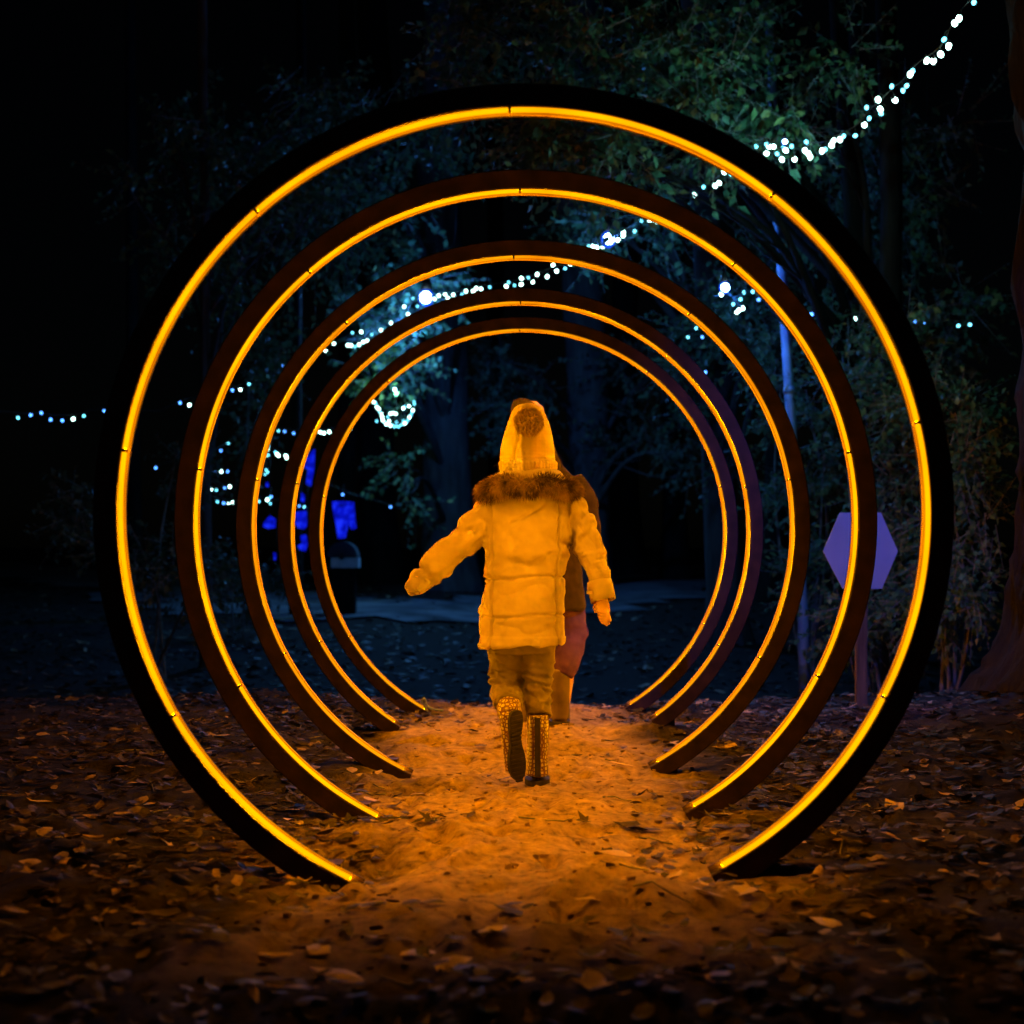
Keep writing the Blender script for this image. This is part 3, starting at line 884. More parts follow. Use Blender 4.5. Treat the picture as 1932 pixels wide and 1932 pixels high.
garland('middle of three level rows of bulbs left of the blue strips', z7([(1110, 612), (1085, 618, B_), (1045, 629), (1020, 627), (1000, 627), (975, 627, B_)]), 18.8, 18.8, 8)
garland('lowest of three level rows of bulbs left of the blue strips', z7([(1125, 688), (1105, 690), (1080, 692, B_), (1050, 685), (1005, 675)]), 18.6, 18.6, 9)
garland('level string of bulbs running above the blue strips', z7([(1690, 337), (1590, 347), (1565, 353), (1547, 348), (1530, 350), (1419, 354, B_), (1374, 345, B_), (1345, 343), (1315, 340)]), 19.5, 19, 10)
garland('tangled bunch of bulbs above the blue strips', z7([(1380, 463), (1385, 472), (1345, 462), (1330, 445), (1338, 455), (1297, 415), (1293, 430), (1295, 460), (1280, 462), (1285, 530), (1292, 542), (1280, 552)]), 19.2, 19.2, 11)
garland('low loose string of bulbs in front of the blue strips', z7([(1470, 710), (1445, 705, B_), (1305, 693), (1300, 668), (1290, 675), (1310, 660, B_), (1250, 683)]), 18.8, 18.8, 12)
garland('two blue bulbs strung past the blue cloth lantern', z7([(1887, 709, B_), (1656, 650, B_)]), 20, 19.5, 13, (P(800, 975, 24.6), P(600, 905, 19)))
garland('thick bright crescent of bulbs hanging beside the blue-edged trunk', z1([(-15, 190), (0, 200), (5, 225), (20, 240), (28, 262), (40, 280), (45, 300), (5, 330), (60, 340), (50, 322), (75, 352), (90, 350), (105, 362), (120, 360), (135, 372), (150, 365), (165, 372), (180, 360), (195, 352), (210, 345), (225, 335), (235, 320), (245, 300), (255, 285), (265, 265), (270, 250), (280, 205), (278, 188), (240, 220), (212, 225), (200, 235), (125, 270), (105, 275), (145, 275), (85, 300), (95, 330), (150, 338), (200, 325)]), 21, 21, 14, (P(690, 690, 21.4), P(800, 700, 24.6)))
garland('drooping string of bulbs beside the white lamp, with a hanging tail', z6([(790, 1110), (862, 1130), (850, 1177), (857, 1170), (870, 1162), (835, 1147), (862, 1128), (875, 1103), (908, 1100), (930, 1130, B_), (950, 1122)]), 12, 12.1, 15, (P(1345, 560, 12), P(1472, 575, 12.2)))
garland('sparse level string of bulbs passing behind the largest ring', z6([(1130, 1185, B_), (1293, 1202), (1348, 1220), (1383, 1237, B_), (1520, 1212, B_), (1553, 1215, B_), (1685, 1229), (1727, 1225)]), 12.4, 11.6, 16, (P(1472, 575, 12.2), P(1870, 600, 11.8)))
garland('few bulbs hanging low on the slim bluish trunk', z6([(695, 1238), (663, 1272), (718, 1272, B_), (730, 1405, B_)]), 14.5, 14.8, 17, (P(1345, 560, 14.1), None))

# lamps hung on the strings
def lamp(label, pos, color, watt, mat, r=0.03, hood=True, spot=None):
    pos = np.asarray(pos, float)
    t = empty('string_lamp', pos, label, 'lamp', 'lamps hung on the light strings')
    mb = MB()
    mb.ball((0, 0, 0), (r, r, r * 1.15), 14, 9)
    halo = add('halo_globe', mb.mesh('halo_globe'), M['lamp_halo'], t)  # glowing ball painted as the blue halo round the lamp
    add('lamp_lens', MB().ball((0, -r * 0.95, -r * 0.1), (r * .72, r * .6, r * .72), 12, 8).mesh('lamp_lens'), mat, halo)
    mb = MB().tube([(0, 0, r * 1.0), (0, 0, r * 1.7), (0, 0, r * 2.6), (0, 0, r * 2.8)], [r * 0.75, r * 0.7, r * 0.45, r * 0.2], 12)
    add('lamp_socket', mb.mesh('lamp_socket'), M['socket'], t)
    add('lamp_hanger', MB().tube([(0, 0, r * 2.7), (0.01, 0, r * 3.4), (0, 0, r * 4.2)], 0.004, 6).mesh('lamp_hanger'), M['wire'], t)
    if spot is None:
        ld = bpy.data.lights.new('lamp_light', 'POINT')
    else:
        ld = bpy.data.lights.new('lamp_light', 'SPOT')
        ld.spot_size = spot[1]; ld.spot_blend = 1.0
    ld.energy = watt; ld.color = color
    ld.shadow_soft_size = r * 1.2
    lo = bpy.data.objects.new('lamp_light', ld)
    col.objects.link(lo); lo.parent = t
    if spot is None:
        lo.location = (0, 0, -r * 2.6)
    else:
        d = Vector((np.asarray(spot[0]) - pos).tolist()).normalized()
        lo.location = d * r * 2.4
        lo.rotation_euler = d.to_track_quat('-Z', 'Y').to_euler()
    return t
M['lamp_blue'] = mat_emit('blue_lamp_lens', (0.3, 0.5, 1.0), 30)
M['lamp_cyan'] = mat_emit('cyan_lamp_lens', (0.5, 0.85, 1.0), 30)
M['lamp_halo'] = mat_emit('blue_lamp_halo', (0.015, 0.1, 1.0), 1.1)
BLUE = (0.06, 0.3, 1.0); CYAN = (0.2, 0.75, 1.0)
lamp('bright blue lamp glaring on the string between second and third rings', L1, BLUE, 100, M['lamp_blue'], 0.062)
lamp('blue-white lamp hung in front of the thick blue-edged trunk', L2, (0.05, 0.26, 1.0), 420, M['lamp_cyan'], 0.1)
lamp('white lamp beside the drooping string and slim bluish trunk', L3, (0.03, 0.2, 1.0), 45, M['lamp_cyan'], 0.042)
lamp('added lamp giving off the light of the bulb cluster by the pole', P(1480, 268, 10.0), (0.2, 0.8, 0.95), 42, M['lamp_cyan'], 0.02)  # only bulbs hang here; lamp added to throw their light on the leaves
lamp('added lamp giving off the light of the hanging crescent of bulbs', P(745, 735, 20.8), (0.25, 0.95, 0.8), 40, M['lamp_cyan'], 0.02)  # added lamp, standing for the light of the crescent's bulbs
lamp('blue floodlight on the string end, turned toward the hexagonal board', P(2040, -330, 5.0), (0.07, 0.14, 1.0), 620, M['lamp_blue'], 0.035, spot=((1.72, 8.1, 0.85), R(53)))

# ------------------------------------------------------------------ blue things far left
D = 20
b = P(646, 1120, D); b[2] = float(gh(b[0], b[1]))
t = empty('chest', b, 'pale chest with rounded lid on a dark stand, under the blue cloth lantern', 'chest')
x0, x1 = (618 - 646) / 3000 * D, (678 - 646) / 3000 * D
zt = P(0, 1022, D)[2] - b[2]; zm = P(0, 1052, D)[2] - b[2]; zb = P(0, 1071, D)[2] - b[2]
add('box', MB().box(((x0 + x1) / 2 + 0.03, 0, (zm + zb) / 2), (x1 - x0 - 0.06, 0.3, zm - zb)).mesh('box', smooth=False), M['crate'], t)
a = np.linspace(0, math.pi, 12)
pr = np.stack([np.cos(a) * (x1 - x0 - 0.02) / 2 + (x0 + x1) / 2, np.sin(a) * (zt - zm - 0.01) + zm + 0.012], 1)
V = [(p[0], -0.17, p[1]) for p in pr] + [(p[0], 0.17, p[1]) for p in pr]
n = len(pr)
F = [tuple(range(n)), tuple(range(2 * n - 1, n - 1, -1))] + [(k, k + n, (k + 1) % n + n, (k + 1) % n) for k in range(n)]
lid = add('lid', make_mesh('lid', V, F), M['path'], t)
add('latch', MB().box(((x0 + x1) / 2, -0.18, zm + 0.02), (0.05, 0.02, 0.08)).mesh('latch', smooth=False), M['socket'], lid)
add('base', MB().box(((x0 + x1) / 2 + 0.01, 0.01, zb / 2 - 0.03), (x1 - x0 - 0.12, 0.26, zb + 0.05)).mesh('base', smooth=False), M['bark_dark'], t)
D = 19.6
c0 = P(646, 978, D)
lan = empty('lantern', c0, 'blue glowing cloth lantern hanging above the pale chest', 'lantern')
def ribbon(outline, D, off, depth=0.05, wav=0.02):
    q = [P(u, v, D) for (u, v) in outline]
    V = [p - off + np.array([0, wav * math.sin(i * 2.1), 0]) for i, p in enumerate(q)]
    V += [v + np.array([0, depth, 0]) for v in V]
    n = len(q)
    F = [tuple(range(n)), tuple(range(2 * n - 1, n - 1, -1))] + [(k, k + n, (k + 1) % n + n, (k + 1) % n) for k in range(n)]
    return make_mesh('cloth', V, F)
me = ribbon(z7([(1603, 684), (1655, 682), (1702, 686), (1706, 750), (1712, 812), (1695, 818), (1680, 775), (1672, 812), (1660, 858), (1632, 862), (1622, 800), (1612, 745)]), D, c0, 0.22)
add('shade', me, M['blue_glow'], lan)
add('cord', MB().tube([P(646, 945, D) - c0 + [0, .1, 0], P(646, 915, 19.5) - c0 + [0, .1, 0]], 0.004, 5).mesh('cord'), M['wire'], lan)
_nt = M['blue_glow'].node_tree
_tc = N(_nt, 'ShaderNodeTexCoord')
_n = N(_nt, 'ShaderNodeTexNoise'); _n.inputs['Scale'].default_value = 9; _n.inputs['Detail'].default_value = 4
_nt.links.new(_tc.outputs['Object'], _n.inputs['Vector'])
_nt.links.new(ramp(_nt, _n.outputs['Fac'], [(0.32, (0.001, 0.003, 0.1)), (0.5, (0.002, 0.006, 0.6)), (0.65, (0.01, 0.03, 1.0))]), [q for q in _nt.nodes if q.type == 'EMISSION'][0].inputs['Color'])
strips = [([(1480, 470), (1500, 440), (1522, 432), (1518, 520), (1500, 610), (1478, 600), (1488, 530), (1466, 520)], 'ragged blue glowing cloth strip hanging highest, beside the bulbs', 19.8),
          ([(1422, 735), (1480, 728), (1484, 800), (1470, 818), (1440, 812), (1424, 790)], 'squarish blue glowing cloth patch below the low bulb string', 19.7),
          ([(1450, 850), (1478, 842), (1486, 890), (1476, 925), (1440, 915), (1436, 900), (1458, 885)], 'lowest torn blue glowing cloth strip near the ground', 19.7),
          ([(1275, 785), (1300, 752), (1332, 768), (1330, 810), (1295, 815), (1272, 806)], 'blue glowing cloth patch between the third and fourth rings', 19.6),
          ([(1455, 640), (1472, 655), (1470, 690), (1452, 680)], 'tiny blue glowing cloth scrap between two blue strips', 19.8),
          ([(1285, 590), (1298, 592), (1297, 615), (1283, 610)], 'tiny blue glowing cloth scrap under the tangled bulbs', 19.6),
          ([(1320, 930), (1334, 935), (1332, 968), (1322, 965)], 'tiny blue glowing cloth scrap lowest on its cord', 19.6)]
for ol, lab, D in strips:
    q = z7(ol)
    c0 = P(np.mean([a[0] for a in q]), np.mean([a[1] for a in q]), D)
    t = empty('cloth_strip', c0, lab, 'cloth strip', 'blue glowing cloths in the wood')
    add('cloth', ribbon(q, D, c0, 0.015, 0.03), M['blue_glow'], t)
    tp = P(q[1][0], q[1][1], D) - c0
    add('cord', MB().tube([tp + [0, .008, -0.02], tp + [0.02, .02, 0.35]], 0.004, 5).mesh('cord'), M['wire'], t)

# ------------------------------------------------------------------ fallen leaves
def leaf_shape(kind, g):
    if kind == 0:      # lobed maple-like leaf
        rad = [0.2, 0.6, 0.48, 0.8, 0.6, 0.95, 0.6, 0.8, 0.48, 0.6, 0.2]
        ang = [-160, -125, -95, -62, -30, 0, 30, 62, 95, 125, 160]
        pts = [(r * math.cos(R(a)) * g.uniform(.9, 1.1), r * math.sin(R(a)) * g.uniform(.85, 1.1)) for r, a in zip(rad, ang)]
    elif kind == 1:    # oval beech leaf, edge nibbled
        pts = [(-0.9, 0), (-0.55, -0.36), (0, -0.5), (0.5, -0.36), (0.95, 0), (0.5, 0.36), (0, 0.5), (-0.55, 0.36)]
    else:              # narrow curled leaf
        pts = [(-1.0, 0), (-0.5, -0.22), (0.2, -0.3), (0.7, -0.16), (1.05, 0), (0.7, 0.16), (0.2, 0.3), (-0.5, 0.22)]
    pts = np.array(pts) * (1 + 0.16 * g.normal(size=(len(pts), 1)))
    cu = g.uniform(0.03, 0.38); cv = g.uniform(-0.2, 0.35); ph = g.uniform(0, 6)
    def lift(p):
        return cu * p[:, 1] ** 2 + cv * 0.5 * p[:, 0] ** 2 + 0.08 * np.sin(p[:, 0] * 3 + ph) + 0.08 * np.sin(p[:, 1] * 4 + ph)
    inner = pts * 0.5
    allp = np.concatenate([pts, inner, [[0, 0]]])
    z = lift(allp)
    V = np.concatenate([allp, (z - z.min())[:, None]], 1) * 0.5
    n = len(pts)
    F = []
    for i in range(n):
        j = (i + 1) % n
        F.append((i, j, n + j)); F.append((i, n + j, n + i)); F.append((n + i, n + j, 2 * n))
    return V, np.array(F)
g = np.random.default_rng(5)
SH = [leaf_shape((0, 1, 1, 2, 1)[k % 5], g) for k in range(20)]

def leaf_xf(V, x, y, s, rz, tx, ty, lift):
    a = np.array(V) * s
    cx, sx = math.cos(tx), math.sin(tx)
    a = np.stack([a[:, 0], a[:, 1] * cx - a[:, 2] * sx, a[:, 1] * sx + a[:, 2] * cx], 1)
    cx, sx = math.cos(ty), math.sin(ty)
    a = np.stack([a[:, 0] * cx + a[:, 2] * sx, a[:, 1], -a[:, 0] * sx + a[:, 2] * cx], 1)
    cx, sx = math.cos(rz), math.sin(rz)
    a = np.stack([a[:, 0] * cx - a[:, 1] * sx, a[:, 0] * sx + a[:, 1] * cx, a[:, 2]], 1)
    return a + np.array([x, y, lift])

def litter_density(x, y):
    d = sstep(0.38, 0.85, abs(x) + 0.25 * math.sin(y * 1.7))
    if y < 3.7: d = max(d, 0.1 + 0.6 * sstep(3.7, 2.5, y))
    if y > 8.6: d = max(d, 0.7)
    return 0.012 + 0.988 * d

# single leaves, the ones that show largest
LM = [make_mesh('leaf', V, F) for V, F in SH]
M['leaf_pale'] = mat_leaf('pale_fallen_leaves', [(0.0, (0.3, 0.2, 0.12)), (1.0, (0.55, 0.4, 0.25))], 0.15, 0.6)
for m_ in LM: m_.materials.append(M['leaf_dead'])
LP = [make_mesh('leaf', V, F) for V, F in SH]
for m_ in LP: m_.materials.append(M['leaf_pale'])
big = []
for (u, v) in [(1268, 1665), (1160, 1625), (1400, 1700), (1330, 1710), (590, 1545), (1690, 1550), (600, 1800), (560, 1555), (545, 1590), (1280, 1400), (1370, 1408), (1270, 1395), (1620, 1800), (790, 1800), (850, 1840), (700, 1500), (520, 1790), (1170, 1440), (1890, 1325), (60, 1385), (1560, 1745), (930, 1780), (1110, 1900), (640, 1850), (1480, 1860), (1300, 1490), (1330, 1500), (730, 1420)]:
    Dd = CAM_Z * 3000 / (v - 1039)
    big.append((P(u, v, Dd)[0], Dd, 0.11))
cnt = 0
while cnt < 270:
    y = 2.45 + 4.2 * g.random() ** 1.2
    x = g.uniform(-1, 1) * (0.35 * y + 0.15)
    if cnt < len(big):
        x, y, s = big[cnt]
    else:
        if g.random() > litter_density(x, y): continue
        s = g.uniform(0.05, 0.105)
    o = add('leaf', (LP if cnt < len(big) or g.random() < (.5 if abs(x) < .55 else .05) else LM)[int(g.integers(len(LM)))], None, ground)
    o.location = (x, y, float(gh(x, y)) + 0.004)
    o.rotation_euler = (g.normal() * 0.14, g.normal() * 0.14, g.uniform(0, 6.28))
    o.scale = (s, s, s)
    cnt += 1
V = []; F = []; n = 0; k = 0
pts = []
while k < 23000:
    if k < 14500:
        y = 2.2 + 7.5 * g.random() ** 1.1; x = g.normal() * 1.8 if g.random() < .7 else g.uniform(-4.5, 4.5)
        s = g.uniform(0.035, 0.085)
    else:
        y = 9 + 17 * g.random() ** 1.3; x = g.uniform(-1, 1) * 0.42 * y
        s = g.uniform(0.07, 0.15)
    if g.random() > litter_density(x, y): continue
    pts.append((x, y, s)); k += 1
pts = np.array(pts)
zz = gh(pts[:, 0], pts[:, 1])
for (x, y, s), z in zip(pts, zz):
    v, f = SH[int(g.integers(len(SH)))]
    V.append(leaf_xf(v, x, y, s, g.uniform(0, 6.28), g.normal() * 0.16, g.normal() * 0.16, z + 0.003 + g.uniform(0, .012)))
    F.append(f + n); n += len(v)
litter = add('leaf_litter', make_mesh('leaf_litter', np.concatenate(V), np.concatenate(F)), M['leaf_dead'],
             label='brown fallen leaves strewn over the soil on both sides of the path', cat='leaf litter', kind='stuff')
mb = MB()
for k in range(240):
    y = 2.5 + 6.0 * g.random(); x = g.normal() * 1.4
    if g.random() > litter_density(x, y) + .08: continue
    a = g.uniform(0, 6.28); L = g.uniform(0.04, 0.22)
    q = np.array([[x + math.cos(a) * L * t, y + math.sin(a) * L * t, 0] for t in (-.5, -.15, .2, .5)]) + g.normal(size=(4, 3)) * [.008, .008, 0]
    q[:, 2] = gh(q[:, 0], q[:, 1]) + .004 + .006 * g.random(4)
    mb.tube(q, np.linspace(.0032, .0015, 4), 5)
add('fallen_twigs', mb.mesh('fallen_twigs'), M['twig'], label='thin broken twigs lying among the fallen leaves', cat='twigs', kind='stuff')
# clods and bits on the sandy walk
V = []; F = []; n = 0
for k in range(1500):
    y = 2.6 + 5.9 * g.random(); x = g.normal() * 0.75
    s = 0.004 + 0.011 * g.random() ** 3
    q = g.normal(size=(8, 3)); q /= np.linalg.norm(q, axis=1)[:, None]
    cube = np.array([[a, b_, c_] for a in (-1, 1) for b_ in (-1, 1) for c_ in (-1, 1)]) * 0.6 + q * 0.3
    cube *= s * np.array([g.uniform(.7, 1.8), g.uniform(.7, 1.8), 0.7])
    V.append(cube + [x, y, float(gh(x, y)) + s * 0.25])
    F += [[a + n for a in f] for f in [(0, 1, 3, 2), (4, 6, 7, 5), (0, 4, 5, 1), (2, 3, 7, 6), (0, 2, 6, 4), (1, 5, 7, 3)]]
    n += 8
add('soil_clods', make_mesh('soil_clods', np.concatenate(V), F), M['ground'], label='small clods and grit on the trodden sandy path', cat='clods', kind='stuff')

# ------------------------------------------------------------------ people
def fur(points, normals, length, width, g, jitter=0.5, down=0.0):
    V = []; F = []
    for i, (p, nn) in enumerate(zip(points, normals)):
        d = nn + g.normal(size=3) * jitter; d[2] -= down
        d /= np.linalg.norm(d)
        L = length * g.uniform(0.55, 1.2)
        s = np.cross(d, g.normal(size=3)); s /= np.linalg.norm(s) + 1e-9
        w = width * g.uniform(0.7, 1.3)
        k = 5 * i
        bend = np.array([0, 0, -0.25 * L])
        V += [p - s * w, p + s * w, p + d * L * 0.55 - s * w * 0.7 + bend * .3, p + d * L * 0.55 + s * w * 0.7 + bend * .3, p + d * L + bend]
        F += [(k, k + 1, k + 3, k + 2), (k + 2, k + 3, k + 4)]
    return np.array(V), F

def surf_samples(V, F, n, g):
    V = np.asarray(V)
    tri = []
    for f in F:
        for j in range(1, len(f) - 1): tri.append((f[0], f[j], f[j + 1]))
    tri = np.array(tri)
    a, b_, c_ = V[tri[:, 0]], V[tri[:, 1]], V[tri[:, 2]]
    nn = np.cross(b_ - a, c_ - a); ar = np.linalg.norm(nn, axis=1)
    idx = g.choice(len(tri), n, p=ar / ar.sum())
    r1, r2 = g.random(n), g.random(n)
    m = r1 + r2 > 1; r1[m] = 1 - r1[m]; r2[m] = 1 - r2[m]
    p = a[idx] + (b_ - a)[idx] * r1[:, None] + (c_ - a)[idx] * r2[:, None]
    return p, nn[idx] / ar[idx][:, None]

def hand(mb, wrist, d, w, size, curl):
    """palm, four unequal fingers and a thumb; d: finger direction, w: across the palm towards the thumb"""
    d = np.asarray(d, float); d /= np.linalg.norm(d)
    w = np.asarray(w, float); w -= d * w.dot(d); w /= np.linalg.norm(w)
    n = np.cross(d, w)
    k = size / 0.15
    wrist = np.asarray(wrist, float)
    mb.tube([wrist - d * .02 * k, wrist + d * 0.02 * k, wrist + d * 0.05 * k, wrist + d * 0.075 * k], np.array([[.016, .021], [.014, .027], [.013, .033], [.011, .033]])[:, ::1] * k if abs(n[1]) > abs(w[1]) else np.array([[.021, .016], [.027, .014], [.033, .013], [.033, .011]]) * k, 10)
    for q, (o, L) in enumerate([(0.025, .062), (0.009, .07), (-0.008, .065), (-0.024, .05)]):
        s = wrist + d * 0.07 * k + w * o * k
        p1 = s + d * L * .42 * k + n * curl * L * .12 * k
        p2 = p1 + d * L * .32 * k + n * curl * L * .28 * k
        p3 = p2 + d * L * .2 * k + n * curl * L * .32 * k
        mb.tube([s, p1, p2, p3], np.array([.0085, .008, .0072, .005]) * k, 8)
    s = wrist + d * 0.022 * k + w * .022 * k
    mb.tube([s, s + (d * .03 + w * .022) * k, s + (d * .055 + w * .024 + n * curl * .012) * k], np.array([.011, .009, .006]) * k, 8)

def girl():
    D = 5.8
    def G(u, v, dy=0.0): return P(u, v, D + dy)
    b = np.array([G(1000, 1468)[0], D + 0.08, 0.0])
    root = empty('person', b, 'child in cream coat and bobble hat walking away through the amber rings', 'person')
    g = np.random.default_rng(3)
    ty = 0.12
    # ---- body, one skin
    mb = MB()
    def tr(rows): return np.array([[*G(u, v, dy), hw, hd] for (u, v, dy, hw, hd) in rows])
    mb.add(*loft(tr([(1000, 772, .13, .03, .03), (1000, 790, .13, .062, .07), (1000, 825, .13, .075, .09), (1000, 860, .14, .07, .085), (1000, 880, .14, .055, .06), (998, 895, .13, .045, .045), (997, 915, .12, .05, .05), (996, 935, .12, .11, .06), (993, 980, .12, .125, .08), (992, 1080, .12, .12, .08), (990, 1160, .12, .125, .085), (988, 1215, .12, .11, .08)]), 20))
    mb.tube([G(1000, 842, .21), G(1000, 850, .245), G(1000, 856, .225)], [.008, .011, .009], 8)        # nose
    for sx in (-1, 1): mb.tube([G(1000 + sx * 38, 838, .13), G(1000 + sx * 42, 848, .125), G(1000 + sx * 38, 858, .13)], .01, 8)   # ears
    mb.tube([G(918, 948, ty), G(892, 1000, .1), G(862, 1036, .08), G(830, 1068, .055), G(819, 1079, .05)], [.04, .036, .031, .025, .019], 10)
    mb.tube([G(1082, 950, ty), G(1102, 1000, .13), G(1118, 1042, .12), G(1132, 1100, .08), G(1134, 1118, .075)], [.04, .036, .03, .025, .018], 10)
    hand(mb, G(819, 1079, .05), G(775, 1108, .02) - G(800, 1093, .04), (0.3, -1, 0.1), 0.085, 0.9)
    hand(mb, G(1134, 1122, .075), (0.12, 0.03, -1), (-0.75, 0.65, 0), 0.132, 0.5)
    mb.tube([G(960, 1190, .13), G(958, 1250, .17), G(957, 1303, .17), G(958, 1325, .03), G(959, 1338, -.06)], [.06, .05, .042, .034, .03], 12)
    mb.tube([G(1014, 1190, .13), G(1014, 1260, .14), G(1014, 1310, .12), G(1014, 1390, .06), G(1014, 1450, .05)], [.06, .046, .036, .03, .026], 12)
    me = baked(mb, 0.0045, 2, None, 'body', b)
    body = add('body', me, M['skin'], root)
    for sx in (-1, 1):
        add('eye', MB().ball(G(1000 + sx * 16, 838, .212) - b, .009, 8, 6).mesh('eye'), M['eye'], body)
    # ---- trousers
    mb = MB()
    mb.add(*loft(tr([(988, 1150, .12, .135, .1), (988, 1215, .13, .13, .105), (987, 1232, .13, .118, .095)]), 24))
    lp = spline(np.array([[*G(958, 1200, .13), .078], [*G(957, 1250, .17), .070], [*G(956, 1292, .185), .064], [*G(957, 1312, .12), .06], [*G(958, 1322, .03), .056], [*G(959, 1332, -.03), .05]]), 5)
    mb.tube(lp[:, :3], lp[:, 3], 18)
    rp = spline(np.array([[*G(1014, 1195, .13), .076], [*G(1015, 1250, .14), .062], [*G(1016, 1300, .12), .052], [*G(1016, 1335, .085), .05], [*G(1016, 1352, .07), .05]]), 5)
    mb.tube(rp[:, :3], rp[:, 3], 18)
    def dt(co, no):
        f = fbm(np.stack([co[:, 0] * 9, co[:, 1] * 9, co[:, 2] * 26 + co[:, 0] * 14], -1), 3)
        knee = np.exp(-((co[:, 2] - 0.33) / 0.07) ** 2)
        return 0.005 * f + 0.006 * knee * np.sin(co[:, 2] * 150 + 4 * f)
    add('trousers', baked(mb, 0.006, 3, dt, 'trousers', b), M['trousers'], root)
    # ---- planted boot
    mb = MB()
    c = [(1015, 1347, .07, .041, .048), (1015, 1380, .062, .041, .048), (1014, 1420, .06, .040, .047), (1014, 1445, .06, .041, .05), (1014, 1463, .062, .044, .055)]
    mb.add(*loft(tr(c), 22))
    f0 = G(1014, 1452, .06)
    mb.tube([f0 + [0, -.02, 0], f0 + [0, .06, 0], f0 + [0, .12, -.004], f0 + [0, .165, -.01]], [[.03, .036], [.03, .042], [.026, .044], [.014, .03]], 14)
    bt = add('boot', baked(mb, 0.005, 3, None, 'boot', b), M['boot'], root, label='planted patterned rubber boot with dark back stripe')
    zs = 0.0
    pr = [G(1014, v, .06) - b for v in (1352, 1380, 1410, 1440, 1462)]
    V = []
    for k, p in enumerate(pr):
        w = 0.0105
        yb = p[1] - [.0475, .049, .0475, .0495, .056][k]
        V += [(p[0] - w, yb - .002, p[2]), (p[0] + w, yb - .002, p[2]), (p[0] + w, yb + .02, p[2]), (p[0] - w, yb + .02, p[2])]
    F = []
    for k in range(4):
        for j in range(4):
            F.append((k * 4 + j, k * 4 + (j + 1) % 4, k * 4 + 4 + (j + 1) % 4, k * 4 + 4 + j))
    F += [(0, 3, 2, 1), (16, 17, 18, 19)]
    add('back_stripe', make_mesh('back_stripe', V, F), M['sole'], bt)
    # sole outline
    a = np.linspace(0, 2 * math.pi, 22, endpoint=False)
    so = np.stack([np.cos(a) * (.046 - .006 * np.sin(a)), .055 + .115 * np.sin(a)], 1)
    cz = G(1014, 1468, .06); cz[2] = float(gh(cz[0], cz[1])) + .002
    V = [(cz[0] - b[0] + x, cz[1] - b[1] + y, cz[2] - b[2]) for x, y in so] + [(cz[0] - b[0] + x, cz[1] - b[1] + y, cz[2] - b[2] + .02) for x, y in so]
    n = len(so)
    F = [tuple(range(n)), tuple(range(2 * n - 1, n - 1, -1))] + [(k, k + n, (k + 1) % n + n, (k + 1) % n) for k in range(n)]
    add('sole', make_mesh('sole', V, F), M['sole'], bt)
    # ---- lifted boot: toe on the ground, sole turned to the back
    mb = MB()
    sh0 = G(960, 1328, .0); heel = G(962, 1352, -.075); toe = G(968, 1456, -.035)
    mb.tube(spline([G(958, 1322, .03), G(960, 1336, -.03), heel + [0, .015, 0]], 4), [.047] * 4 + [.045] * 4 + [.04], 16)
    mb.tube(spline([heel + [0, .015, .014], heel * .6 + toe * .4 + [0, .012, 0], toe * .75 + heel * .25 + [0, .006, 0], toe], 5), np.stack([np.linspace(.04, .02, 16), np.linspace(.039, .028, 16)], 1), 16)
    bt = add('boot', baked(mb, 0.005, 3, None, 'boot', b), M['boot'], root, label='lifted boot showing its dark sole')
    ax = toe - heel; L = np.linalg.norm(ax); ax /= L
    nb = np.array([0.6, -1, 0.0]); nb -= ax * nb.dot(ax); nb /= np.linalg.norm(nb)
    wb = np.cross(ax, nb)
    prw = np.array([(-.028, .012), (-.022, .022), (0, .028), (.03, .027), (.06, .022), (.09, .024), (.12, .032), (.15, .035), (.175, .032), (.195, .024), (.207, .012)])
    prw[:, 0] *= (L + .05) / .235
    V = []; F = []
    mid0 = heel + nb * .030
    for y, w_ in prw:
        arch = -0.008 * math.exp(-((y / ((L + .05) / .235) - .065) / .022) ** 2)
        for x, hh in ((-w_, 0), (w_, 0), (w_, .016 + arch), (-w_, .016 + arch)):
            V.append(mid0 + ax * y + wb * (x + .006 * math.sin(y * 12)) + nb * hh - b)
    for k in range(len(prw) - 1):
        for j in range(4):
            F.append((k * 4 + j, k * 4 + (j + 1) % 4, k * 4 + 4 + (j + 1) % 4, k * 4 + 4 + j))
    F += [(0, 3, 2, 1), tuple(len(V) - 4 + j for j in range(4))]
    nv0 = len(V)
    for y in np.arange(-.015, L + .03, .016):     # tread bars
        w_ = float(np.interp(y, prw[:, 0], prw[:, 1])) * .85
        k = len(V)
        for yy in (y, y + .008):
            for x, hh in ((-w_, .008), (w_, .008), (w_, .020), (-w_, .020)):
                V.append(mid0 + ax * yy + wb * (x + .006 * math.sin(yy * 12)) + nb * hh - b)
        for j in range(4):
            F.append((k + j, k + (j + 1) % 4, k + 4 + (j + 1) % 4, k + 4 + j))
        F += [(k, k + 3, k + 2, k + 1), (k + 4, k + 5, k + 6, k + 7)]
    so_o = add('sole', make_mesh('sole', V, F), M['sole'], bt)
    # ---- coat
    mb = MB()
    rows = [(998, 900, .12, .075, .075), (998, 915, .12, .115, .085), (996, 930, .12, .158, .095), (994, 950, .12, .172, .105), (993, 985, .12, .165, .118), (993, 1040, .12, .158, .12),
            (992, 1085, .12, .153, .118), (990, 1120, .12, .158, .125), (987, 1170, .12, .162, .132), (986, 1205, .12, .163, .134), (985, 1217, .12, .160, .132)]
    mb.add(*loft(spline(tr(rows), 3), 36, 2.35))
